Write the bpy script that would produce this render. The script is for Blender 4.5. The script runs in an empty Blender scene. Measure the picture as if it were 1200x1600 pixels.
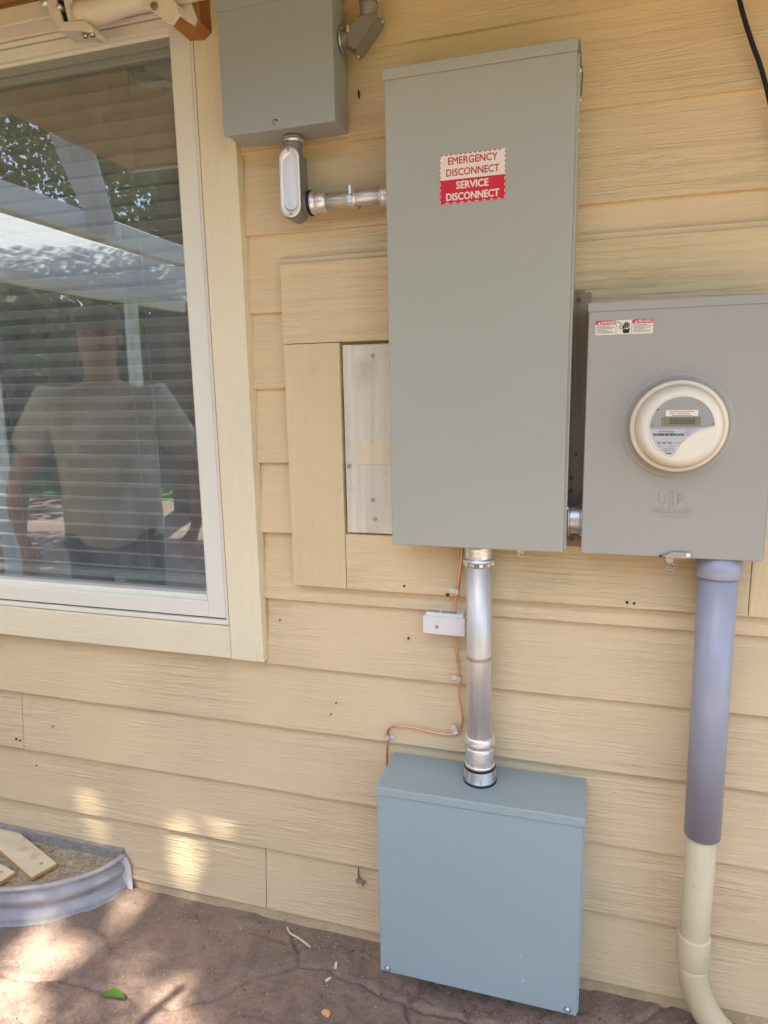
import bpy, bmesh, math, random
import numpy as np
from mathutils import Vector, Matrix

random.seed(7)
rng = np.random.default_rng(11)
SC = bpy.context.scene
COL = SC.collection

# ------------------------------------------------------------------ camera
cam_d = bpy.data.cameras.new('camera')
cam_d.sensor_fit = 'VERTICAL'
cam_d.sensor_height = 36.0
cam_d.sensor_width = 27.0
cam_d.lens = 36.0 * 1054.06 / 1600.0
cam_d.clip_start = 0.02
cam_d.clip_end = 500
cam = bpy.data.objects.new('camera', cam_d)
COL.objects.link(cam)
_yaw, _pitch, _roll = (math.radians(a) for a in (16.826, 10.167, -1.104))
_F = Vector((-math.sin(_yaw), math.cos(_yaw), 0)); _R = Vector((math.cos(_yaw), math.sin(_yaw), 0)); _U = Vector((0, 0, 1))
_f2 = math.cos(_pitch) * _F - math.sin(_pitch) * _U
_u2 = math.sin(_pitch) * _F + math.cos(_pitch) * _U
_r3 = math.cos(_roll) * _R + math.sin(_roll) * _u2
_u3 = -math.sin(_roll) * _R + math.cos(_roll) * _u2
_m = Matrix((_r3, _u3, -_f2)).transposed().to_4x4()
_m.translation = Vector((0, -1.52, 1.48))
cam.matrix_world = _m
SC.camera = cam

# ------------------------------------------------------------------ sky, sun, exposure
SUN_EL = math.radians(62.5)
SUN_H = Vector((-0.30, -0.954, 0))                       # horizontal direction towards the sun
SUN_DIR = Vector((SUN_H.x * math.cos(SUN_EL), SUN_H.y * math.cos(SUN_EL), math.sin(SUN_EL))).normalized()
world = bpy.data.worlds.new('World'); SC.world = world; world.use_nodes = True
wn = world.node_tree.nodes; wl = world.node_tree.links
bg = wn['Background']
sky = wn.new('ShaderNodeTexSky'); sky.sky_type = 'NISHITA'; sky.sun_disc = False
sky.sun_elevation = SUN_EL
sky.sun_rotation = math.atan2(SUN_DIR.x, SUN_DIR.y)
sky.air_density = 1.0; sky.dust_density = 2.0; sky.ozone_density = 1.0
wl.new(sky.outputs[0], bg.inputs[0]); bg.inputs[1].default_value = 0.11
sl = bpy.data.lights.new('sun', 'SUN'); sl.energy = 5.0; sl.angle = math.radians(0.53); sl.color = (1.0, 0.90, 0.76)
sun = bpy.data.objects.new('sun', sl); COL.objects.link(sun)
sun.rotation_euler = (-SUN_DIR).to_track_quat('-Z', 'Y').to_euler()
sun.location = (-3, -8, 12)
SC.view_settings.view_transform = 'Standard'
SC.view_settings.look = 'None'
SC.view_settings.exposure = 2.06
SC.view_settings.gamma = 1.0
SC.view_settings.use_curve_mapping = False
SC.render.engine = 'CYCLES'
SC.cycles.max_bounces = 8
SC.cycles.diffuse_bounces = 5
SC.cycles.transparent_max_bounces = 12
SC.cycles.caustics_reflective = False
SC.cycles.caustics_refractive = False

# ------------------------------------------------------------------ material helpers
def srgb(r, g, b):
    f = lambda c: (c / 255 / 12.92) if c / 255 <= 0.04045 else ((c / 255 + 0.055) / 1.055) ** 2.4
    return (f(r), f(g), f(b), 1)

class NT:
    def __init__(s, name):
        s.m = bpy.data.materials.new(name); s.m.use_nodes = True
        s.t = s.m.node_tree; s.n = s.t.nodes; s.b = s.n['Principled BSDF']
        s.tc = s.n.new('ShaderNodeTexCoord'); s.oi = None
    def node(s, k, **kw):
        x = s.n.new('ShaderNode' + k)
        for a, v in kw.items(): setattr(x, a, v)
        return x
    def set(s, sock, v):
        if hasattr(v, 'links') or isinstance(v, bpy.types.NodeSocket): s.t.links.new(v, sock)
        else: sock.default_value = v
    def coord(s, scale=(1, 1, 1), rnd=0.0, rot=(0, 0, 0)):
        v = s.tc.outputs['Object']
        if rnd:
            if not s.oi: s.oi = s.node('ObjectInfo')
            a = s.node('VectorMath', operation='ADD')
            sc = s.node('VectorMath', operation='SCALE'); 
            cb = s.node('CombineXYZ')
            s.set(cb.inputs[0], s.oi.outputs['Random']); s.set(cb.inputs[1], s.oi.outputs['Random']); s.set(cb.inputs[2], s.oi.outputs['Random'])
            s.set(sc.inputs[0], cb.outputs[0]); sc.inputs['Scale'].default_value = rnd
            s.set(a.inputs[0], v); s.set(a.inputs[1], sc.outputs[0]); v = a.outputs[0]
        mp = s.node('Mapping'); mp.inputs['Scale'].default_value = scale; mp.inputs['Rotation'].default_value = rot
        s.set(mp.inputs['Vector'], v)
        return mp.outputs[0]
    def noise(s, vec, scale=5, detail=3, rough=0.5, dist=0.0):
        x = s.node('TexNoise'); s.set(x.inputs['Vector'], vec)
        x.inputs['Scale'].default_value = scale; x.inputs['Detail'].default_value = detail
        x.inputs['Roughness'].default_value = rough; x.inputs['Distortion'].default_value = dist
        return x.outputs['Fac']
    def ramp(s, fac, pts):
        x = s.node('ValToRGB'); s.set(x.inputs[0], fac); e = x.color_ramp.elements
        while len(e) < len(pts): e.new(0.5)
        for el, (p, c) in zip(e, pts):
            el.position = p; el.color = c if len(c) == 4 else (*c, 1)
        return x.outputs[0]
    def r1(s, fac, a, b, va=0.0, vb=1.0):
        x = s.node('MapRange'); s.set(x.inputs[0], fac); x.inputs[1].default_value = a; x.inputs[2].default_value = b
        x.inputs[3].default_value = va; x.inputs[4].default_value = vb
        return x.outputs[0]
    def mix(s, f, a, b, mode='MIX'):
        x = s.node('Mix', data_type='RGBA', blend_type=mode)
        s.set(x.inputs[0], f); s.set(x.inputs[6], a); s.set(x.inputs[7], b); return x.outputs[2]
    def math(s, op, a, b=0.0):
        x = s.node('Math', operation=op); s.set(x.inputs[0], a); s.set(x.inputs[1], b); return x.outputs[0]
    def bump(s, h, dist=0.001, strength=1.0, prev=None):
        x = s.node('Bump'); x.inputs['Distance'].default_value = dist; x.inputs['Strength'].default_value = strength
        s.set(x.inputs['Height'], h)
        if prev: s.set(x.inputs['Normal'], prev)
        return x.outputs[0]
    def out(s, color=None, rough=None, metal=None, normal=None, spec=None):
        if color is not None: s.set(s.b.inputs['Base Color'], color)
        if rough is not None: s.set(s.b.inputs['Roughness'], rough)
        if metal is not None: s.set(s.b.inputs['Metallic'], metal)
        if normal is not None: s.set(s.b.inputs['Normal'], normal)
        if spec is not None: s.set(s.b.inputs['Specular IOR Level'], spec)
        return s.m

def hsv_vary(c, k):
    return tuple(min(1, x * k) for x in c[:3]) + (1,)

def wood_paint(name, base, vertical=False, depth=0.0029, dirt=0.22, coarse=1.0):
    t = NT(name)
    s = (3.2, 1, 62) if not vertical else (62, 1, 3.2)
    s2 = (9, 1, 190) if not vertical else (190, 1, 9)
    s3 = (1.4, 1, 17) if not vertical else (17, 1, 1.4)
    v = t.coord(s, 37.0); v2 = t.coord(s2, 11.0); v3 = t.coord(s3, 5.0); v1 = t.coord((1, 1, 1), 9.0)
    a = t.noise(v, 1.0, 4, 0.55, 1.6); b = t.noise(v2, 1.0, 2, 0.5, 0.3); c = t.noise(v3, 1.0, 3, 0.5, 2.2)
    patch = t.noise(v1, 3.5, 2)
    amp = t.r1(patch, 0.35, 0.7, 0.25, 1.0)
    ridge = t.math('ABSOLUTE', t.math('SUBTRACT', a, 0.5))
    ridge = t.r1(ridge, 0.0, 0.16)
    fine = t.noise(t.coord((26, 1, 120) if not vertical else (120, 1, 26), 13.0), 1.0, 3, 0.6, 0.8)
    h = t.math('ADD', t.math('MULTIPLY', ridge, 0.50), t.math('ADD', t.math('MULTIPLY', b, 0.35), t.math('MULTIPLY', fine, 0.35)))
    h = t.math('ADD', t.math('MULTIPLY', h, amp), t.math('MULTIPLY', c, 0.22 * coarse))
    n = t.bump(h, depth, 1.0)
    sm = t.noise(t.coord((1, 1, 1), 3.0), 2.2, 4, 0.6)
    col = t.mix(t.r1(sm, 0.3, 0.75), hsv_vary(base, 0.95), hsv_vary(base, 1.05))
    dd = t.noise(t.coord((3, 1, 9), 21.0), 6.0, 5, 0.7)
    dk = tuple(x * k for x, k in zip(base[:3], (0.62, 0.58, 0.52))) + (1,)
    col = t.mix(t.r1(dd, 0.60, 0.85, 0, dirt), col, dk)
    col = t.mix(t.math('MULTIPLY', t.r1(ridge, 0.0, 0.35, 1.0, 0.0), t.math('MULTIPLY', amp, 0.16)), col, dk)
    sp = t.noise(t.coord((1, 1, 1), 31.0), 85.0, 1, 0.5)
    col = t.mix(t.r1(sp, 0.80, 0.83, 0, 0.35), col, srgb(110, 85, 60))
    return t.out(col, 0.62, 0.0, n, 0.35)

M = {}
SIDING = srgb(225, 203, 165)
M['siding'] = wood_paint('painted_siding', SIDING)
M['trim_v'] = wood_paint('painted_trim_vertical', srgb(224, 203, 162), True, 0.0016)
M['trim_h'] = wood_paint('painted_trim_horizontal', srgb(225, 203, 163), False, 0.0036, 0.25, 1.6)
M['wintrim_v'] = wood_paint('cream_trim_vertical', srgb(236, 226, 196), True, 0.0010, 0.15)
M['wintrim_h'] = wood_paint('cream_trim_horizontal', srgb(235, 226, 197), False, 0.0010, 0.15)

def weathered(name, c1, c2, vertical=True, depth=0.0012):
    t = NT(name)
    s = (55, 1, 2.2) if vertical else (2.2, 1, 55)
    a = t.noise(t.coord(s, 17.0), 1.0, 5, 0.6, 0.8); p = t.noise(t.coord((1, 1, 1), 3.0), 7.0, 5, 0.65)
    col = t.mix(t.r1(a, 0.3, 0.7), c1, c2)
    col = t.mix(t.r1(p, 0.55, 0.72, 0, 0.5), col, tuple(x * 0.72 for x in c1[:3]) + (1,))
    return t.out(col, 0.75, 0.0, t.bump(a, depth), 0.25)
M['grey_ply'] = weathered('weathered_grey_board', srgb(208, 205, 186), srgb(232, 228, 210))
M['pale_ply'] = weathered('pale_primed_board', srgb(222, 210, 176), srgb(234, 224, 194))
M['dark_ply'] = weathered('weathered_brown_board', srgb(138, 122, 104), srgb(166, 150, 130))
M['raw_wood'] = weathered('raw_cedar', srgb(158, 108, 64), srgb(178, 128, 80), False)
M['soffit'] = weathered('brown_soffit', srgb(182, 142, 100), srgb(204, 164, 120), False)

def enamel(name, c, rough=0.38, peel=0.00012, scuff=0.12):
    t = NT(name)
    p = t.noise(t.coord(), 420, 1); big = t.noise(t.coord(), 2.0, 2)
    sc = t.noise(t.coord((1, 1, 3)), 30, 4, 0.7)
    col = t.mix(t.r1(big, 0.3, 0.7), hsv_vary(c, 0.97), hsv_vary(c, 1.03))
    col = t.mix(t.r1(sc, 0.66, 0.82, 0, scuff), col, hsv_vary(c, 1.25))
    n = t.bump(p, peel, 1.0, t.bump(big, 0.006, 0.5))
    return t.out(col, t.r1(t.noise(t.coord(), 9, 3), 0.3, 0.7, rough - 0.05, rough + 0.07), 0.0, n, 0.45)
M['enamel'] = enamel('grey_enamel', srgb(170, 172, 161))
M['enamel_mid'] = enamel('grey_enamel_meter_box', srgb(169, 168, 161))
M['enamel_low'] = enamel('grey_enamel_skylight_tint', srgb(158, 176, 180))  # same grey as the other boxes, bluish skylight mixed into the colour
M['enamel_box'] = enamel('grey_enamel_junction_box', srgb(158, 165, 164), 0.36)

def metal(name, c, rough, streak=None, metallic=1.0, dirt=0.3):
    t = NT(name)
    s = streak or (60, 60, 60)
    a = t.noise(t.coord(s), 1.0, 4, 0.6); p = t.noise(t.coord(), 14, 4, 0.6)
    col = t.mix(t.r1(a, 0.25, 0.75), hsv_vary(c, 0.82), hsv_vary(c, 1.12))
    col = t.mix(t.r1(p, 0.55, 0.8, 0, dirt), col, tuple(x * k for x, k in zip(c[:3], (0.62, 0.58, 0.5))) + (1,))
    rr = t.math('ADD', t.r1(a, 0.2, 0.8, rough - 0.07, rough + 0.08), t.r1(p, 0.5, 0.8, 0, 0.12))
    return t.out(col, rr, metallic, t.bump(a, 0.00012))
M['emt'] = metal('galvanized_conduit', (0.74, 0.73, 0.71, 1), 0.46, (500, 500, 6), 0.65)
M['emt_h'] = metal('galvanized_conduit_horizontal', (0.72, 0.69, 0.64, 1), 0.40, (6, 500, 500), 0.8)
M['zinc'] = metal('zinc_fitting', (0.82, 0.82, 0.82, 1), 0.36, (90, 90, 90), 0.85, dirt=0.2)
M['cast'] = metal('cast_hub', (0.55, 0.57, 0.60, 1), 0.42)
M['steel_bolt'] = metal('bolt_steel', (0.40, 0.40, 0.38, 1), 0.36)
M['alu'] = metal('stamped_aluminium', (0.88, 0.85, 0.79, 1), 0.40, (120, 120, 8), 0.8, dirt=0.1)
M['galv'] = metal('galvanized_well', (0.80, 0.79, 0.81, 1), 0.55, (25, 25, 25), 0.30)
M['copper'] = metal('bare_copper', (0.80, 0.42, 0.26, 1), 0.30, (40, 40, 40), dirt=0.15)
M['tape'] = metal('tape_residue', (0.50, 0.44, 0.34, 1), 0.55, (160, 160, 60), 0.7)
M['brass'] = metal('seal_tab', (0.62, 0.58, 0.36, 1), 0.35)

def plain(name, c, rough=0.5, spec=0.4, var=0.06, bump=0.0, nscale=12):
    t = NT(name)
    a = t.noise(t.coord(), nscale, 4, 0.6)
    col = t.mix(t.r1(a, 0.3, 0.7), hsv_vary(c, 1 - var), hsv_vary(c, 1 + var))
    return t.out(col, rough, 0.0, t.bump(a, bump) if bump else None, spec)
M['castgrey'] = plain('grey_cast_body', srgb(132, 128, 120), 0.42, 0.4, 0.05, 0.0002, 200)
M['gasket'] = plain('black_rubber', (0.012, 0.012, 0.013, 1), 0.55)
M['dark'] = plain('dark_recess', (0.02, 0.017, 0.014, 1), 0.8)
M['nail'] = plain('rusty_nail', srgb(84, 62, 46), 0.7)
M['pvc'] = plain('grey_pvc', srgb(162, 167, 184), 0.30, 0.55, 0.04)
M['vinyl'] = plain('white_vinyl', srgb(233, 231, 218), 0.40, 0.45, 0.02)
M['track'] = plain('grey_window_track', srgb(150, 152, 146), 0.45, 0.4, 0.03)
M['white_plastic'] = plain('white_plastic', srgb(228, 229, 230), 0.38, 0.45, 0.02)
M['white_paint'] = plain('white_powder_coat', srgb(226, 217, 202), 0.35, 0.45, 0.03)
M['blind'] = plain('blind_slat', srgb(232, 228, 216), 0.5, 0.4, 0.03)
M['cord'] = plain('blind_cord', srgb(225, 222, 212), 0.7)
M['room'] = plain('room_plaster', srgb(190, 182, 170), 0.9, 0.1)
M['caulk'] = plain('tan_caulk', srgb(190, 150, 104), 0.6, 0.3, 0.1)
M['cable'] = plain('black_cable', (0.015, 0.014, 0.014, 1), 0.5, 0.4)
M['red'] = plain('sticker_red', srgb(214, 20, 42), 0.4, 0.4, 0.02)
M['red2'] = plain('danger_red', srgb(214, 52, 70), 0.4, 0.4, 0.02)
M['stk_white'] = plain('sticker_white', srgb(236, 228, 214), 0.4, 0.4, 0.02)
M['stk_red_text'] = plain('sticker_red_ink', srgb(196, 44, 48), 0.45)
M['ink'] = plain('black_ink', srgb(40, 38, 38), 0.5)
M['ink_grey'] = plain('grey_ink', srgb(120, 116, 116), 0.5)
M['meter_cream'] = plain('meter_cream_plastic', srgb(236, 230, 214), 0.33, 0.45, 0.03)
M['meter_ring'] = plain('meter_ring_yellowed', srgb(236, 227, 204), 0.4, 0.4, 0.08)
M['meter_grey'] = plain('meter_face_grey', srgb(164, 166, 164), 0.22, 0.5, 0.02)
M['meter_label'] = plain('meter_face_label', srgb(196, 196, 200), 0.22, 0.5, 0.02)
M['lcd'] = plain('lcd_green', srgb(132, 134, 112), 0.3, 0.5, 0.03)
M['lcd_ink'] = plain('lcd_segments', srgb(66, 72, 52), 0.4)
M['leaf_fallen'] = plain('fallen_leaf', srgb(104, 148, 66), 0.5, 0.4, 0.15, 0.0006, 60)
M['chip'] = plain('wood_chip', srgb(216, 176, 116), 0.7, 0.2, 0.15)
M['straw'] = plain('pale_twig', srgb(210, 200, 180), 0.7, 0.2, 0.1)
M['skin'] = plain('skin', srgb(168, 124, 100), 0.55, 0.4, 0.05)
M['shirt'] = plain('grey_tshirt', srgb(192, 189, 182), 0.85, 0.1, 0.08, 0.002, 20)
M['trousers'] = plain('dark_trousers', srgb(52, 56, 66), 0.9, 0.1, 0.1, 0.002, 20)
M['hair'] = plain('dark_hair', srgb(46, 38, 32), 0.6, 0.3, 0.1)
M['shoe'] = plain('work_boot', srgb(70, 56, 44), 0.7)
M['bark'] = plain('tree_bark', srgb(104, 88, 70), 0.9, 0.1, 0.25, 0.01, 14)
M['patio_white'] = plain('patio_cover_white', srgb(232, 234, 238), 0.45, 0.4, 0.02)
def panel_mat():
    t = NT('translucent_white_panel'); t.out((0.80, 0.84, 0.90, 1), 0.4, 0, None, 0.4)
    tl = t.node('BsdfTranslucent'); tl.inputs[0].default_value = (0.82, 0.88, 0.95, 1); ms = t.node('MixShader'); ms.inputs[0].default_value = 0.55
    t.t.links.new(t.b.outputs[0], ms.inputs[1]); t.t.links.new(tl.outputs[0], ms.inputs[2]); t.t.links.new(ms.outputs[0], t.n['Material Output'].inputs[0])
    return t.m
M['patio_panel'] = panel_mat()
M['fascia'] = plain('white_fascia', srgb(220, 214, 200), 0.5)
M['shingle'] = plain('roof_shingles', srgb(96, 88, 80), 0.9, 0.1, 0.2, 0.004, 30)

def cream_pvc():
    t = NT('cream_painted_pvc'); c = srgb(214, 200, 166)
    a = t.noise(t.coord(), 9, 5, 0.65); p = t.noise(t.coord((1, 1, 0.5)), 45, 4, 0.7)
    col = t.mix(t.r1(a, 0.35, 0.7), hsv_vary(c, 0.93), hsv_vary(c, 1.05))
    col = t.mix(t.r1(p, 0.60, 0.75, 0, 0.35), col, srgb(150, 134, 108))
    return t.out(col, 0.45, 0, t.bump(p, 0.0006), 0.4)
M['cream_pvc'] = cream_pvc()

def spotted_cover():                                      # lower box lid with small paint chips near its bottom edge
    t = NT('grey_enamel_chipped'); c = srgb(158, 176, 180)  # lid grey carries the same painted-in skylight tint as the body
    big = t.noise(t.coord(), 2.0, 2); p = t.noise(t.coord(), 420, 1)
    col = t.mix(t.r1(big, 0.3, 0.7), hsv_vary(c, 0.97), hsv_vary(c, 1.03))
    sp = t.noise(t.coord((1, 1, 0.7)), 95, 2, 0.6); msk = t.noise(t.coord(), 7, 2)
    f = t.math('MULTIPLY', t.r1(sp, 0.70, 0.73), t.r1(msk, 0.50, 0.58))
    sx = t.node('SeparateXYZ'); t.set(sx.inputs[0], t.tc.outputs['Object']); f = t.math('MULTIPLY', f, t.r1(sx.outputs[2], 0.30, 0.12, 0.0, 0.8))
    col = t.mix(f, col, srgb(200, 208, 210))
    return t.out(col, 0.36, 0, t.bump(p, 0.00012, 1.0, t.bump(big, 0.006, 0.5)), 0.45)
M['enamel_chip'] = spotted_cover()

def concrete():
    t = NT('stamped_concrete')
    v = t.coord()
    a = t.noise(v, 2.6, 5, 0.6, 0.4); b = t.noise(v, 11, 6, 0.7, 0.6); c = t.noise(v, 160, 3, 0.6); d = t.noise(v, 38, 5, 0.7)
    col = t.mix(t.r1(a, 0.32, 0.68), srgb(128, 111, 101), srgb(150, 127, 113))
    col = t.mix(t.r1(b, 0.48, 0.66, 0, 0.85), col, srgb(112, 98, 92))
    col = t.mix(t.r1(b, 0.46, 0.28, 0, 0.55), col, srgb(172, 144, 126))
    col = t.mix(t.r1(d, 0.52, 0.66, 0, 0.6), col, srgb(98, 84, 78))
    col = t.mix(t.r1(c, 0.62, 0.74, 0, 0.6), col, srgb(200, 180, 160))
    col = t.mix(t.r1(t.noise(v, 75, 4, 0.75), 0.56, 0.70, 0, 0.5), col, srgb(84, 70, 62))
    # dusty grey-tan band of grit by the wall and the window well
    sx = t.node('SeparateXYZ'); t.set(sx.inputs[0], t.tc.outputs['Object'])
    band = t.math('MULTIPLY', t.r1(sx.outputs[1], -0.30, -0.03), t.r1(a, 0.30, 0.62))
    band = t.math('MULTIPLY', band, t.r1(sx.outputs[0], -0.55, -0.95))
    col = t.mix(t.math('MULTIPLY', band, t.r1(d, 0.3, 0.6, 0.25, 0.8)), col, srgb(150, 134, 114))
    h = t.math('ADD', t.math('MULTIPLY', b, 0.6), t.math('ADD', t.math('MULTIPLY', d, 0.35), t.math('MULTIPLY', c, 0.1)))
    return t.out(col, t.r1(b, 0.3, 0.7, 0.52, 0.75), 0, t.bump(h, 0.011), 0.35)
M['patio'] = concrete()

def gravelly(name, c1, c2, scale=120):
    t = NT(name); v = t.coord()
    a = t.noise(v, scale, 4, 0.7); b = t.noise(v, 9, 4, 0.6)
    col = t.mix(t.r1(a, 0.35, 0.65), c1, c2)
    col = t.mix(t.r1(b, 0.5, 0.75, 0, 0.5), col, tuple(x * 0.6 for x in c1[:3]) + (1,))
    return t.out(col, 0.9, 0, t.bump(a, 0.004), 0.2)
M['fill'] = gravelly('gritty_concrete', srgb(150, 138, 116), srgb(196, 184, 160))
M['foundation'] = gravelly('foundation_concrete', srgb(140, 136, 130), srgb(166, 162, 156), 60)
M['skirt'] = gravelly('dirty_shaded_skirt', srgb(196, 172, 136), srgb(212, 190, 154), 60)  # dirty siding tan, darkened to carry the shading on the strip
M['grass'] = gravelly('lawn_grass', srgb(70, 104, 42), srgb(98, 136, 58), 40)
M['grit'] = gravelly('grit', srgb(170, 150, 126), srgb(206, 190, 166), 200)

def plank_mat():
    t = NT('painted_offcut'); a = t.noise(t.coord((1, 40, 40)), 1, 3); b = t.noise(t.coord(), 12, 4, 0.6)
    col = t.mix(t.r1(a, 0.3, 0.7), srgb(208, 198, 168), srgb(222, 212, 186))
    col = t.mix(t.r1(b, 0.56, 0.66, 0, 0.7), col, srgb(206, 164, 104))
    return t.out(col, 0.7, 0, t.bump(a, 0.0008), 0.25)
M['offcut'] = plank_mat()
M['offcut_edge'] = weathered('cut_wood_edge', srgb(206, 150, 84), srgb(222, 172, 106), False)

def leaf_mat(name, c):
    t = NT(name)
    if not t.oi: t.oi = t.node('ObjectInfo')
    a = t.noise(t.coord(), 1.7, 3)
    col = t.mix(t.r1(a, 0.3, 0.7), hsv_vary(c, 0.7), hsv_vary(c, 1.25))
    t.out(col, 0.5, 0, None, 0.3)
    tl = t.node('BsdfTranslucent'); t.set(tl.inputs[0], col); ms = t.node('MixShader'); ms.inputs[0].default_value = 0.4
    ou = t.n['Material Output']; t.t.links.new(t.b.outputs[0], ms.inputs[1]); t.t.links.new(tl.outputs[0], ms.inputs[2]); t.t.links.new(ms.outputs[0], ou.inputs[0])
    return t.m
M['leaf'] = leaf_mat('tree_leaf', (0.075, 0.125, 0.035, 1))
M['leaf_far'] = leaf_mat('far_tree_leaf', (0.055, 0.10, 0.035, 1))

def glass_mat():
    m = bpy.data.materials.new('window_glass'); m.use_nodes = True
    n = m.node_tree.nodes; l = m.node_tree.links; n.clear()
    o = n.new('ShaderNodeOutputMaterial'); mx = n.new('ShaderNodeMixShader')
    tr = n.new('ShaderNodeBsdfTransparent'); gl = n.new('ShaderNodeBsdfGlossy'); fr = n.new('ShaderNodeLayerWeight')
    tr.inputs[0].default_value = (0.82, 0.86, 0.85, 1); gl.inputs['Roughness'].default_value = 0.0
    gl.inputs[0].default_value = (0.94, 0.97, 1.0, 1)
    pw = n.new('ShaderNodeMath'); pw.operation = 'POWER'; pw.inputs[1].default_value = 5.0; l.new(fr.outputs['Facing'], pw.inputs[0])
    fr.inputs['Blend'].default_value = 0.5
    mr = n.new('ShaderNodeMapRange'); mr.inputs[1].default_value = 0.0; mr.inputs[2].default_value = 1.0
    mr.inputs[3].default_value = 0.155; mr.inputs[4].default_value = 1.0
    l.new(pw.outputs[0], mr.inputs[0]); l.new(mr.outputs[0], mx.inputs[0])
    # double glazing: slight waviness of the reflection
    tc = n.new('ShaderNodeTexCoord'); nz = n.new('ShaderNodeTexNoise'); nz.inputs['Scale'].default_value = 1.3
    bp = n.new('ShaderNodeBump'); bp.inputs['Distance'].default_value = 0.0016; bp.inputs['Strength'].default_value = 1.0
    l.new(tc.outputs['Object'], nz.inputs['Vector']); l.new(nz.outputs['Fac'], bp.inputs['Height']); l.new(bp.outputs[0], gl.inputs['Normal'])
    df = n.new('ShaderNodeBsdfDiffuse'); df.inputs[0].default_value = (0.52, 0.57, 0.60, 1)  # dust film, tinted bluish to stand in for reflected sky haze
    dn = n.new('ShaderNodeTexNoise'); dn.inputs['Scale'].default_value = 14; dn.inputs['Detail'].default_value = 5
    dr = n.new('ShaderNodeMapRange'); dr.inputs[1].default_value = 0.3; dr.inputs[2].default_value = 0.75; dr.inputs[3].default_value = 0.10; dr.inputs[4].default_value = 0.21
    l.new(tc.outputs['Object'], dn.inputs['Vector']); l.new(dn.outputs['Fac'], dr.inputs[0])
    m2 = n.new('ShaderNodeMixShader'); l.new(dr.outputs[0], m2.inputs[0]); l.new(tr.outputs[0], m2.inputs[1]); l.new(df.outputs[0], m2.inputs[2])
    l.new(m2.outputs[0], mx.inputs[1]); l.new(gl.outputs[0], mx.inputs[2]); l.new(mx.outputs[0], o.inputs[0])
    return m
M['glass'] = glass_mat()

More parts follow.
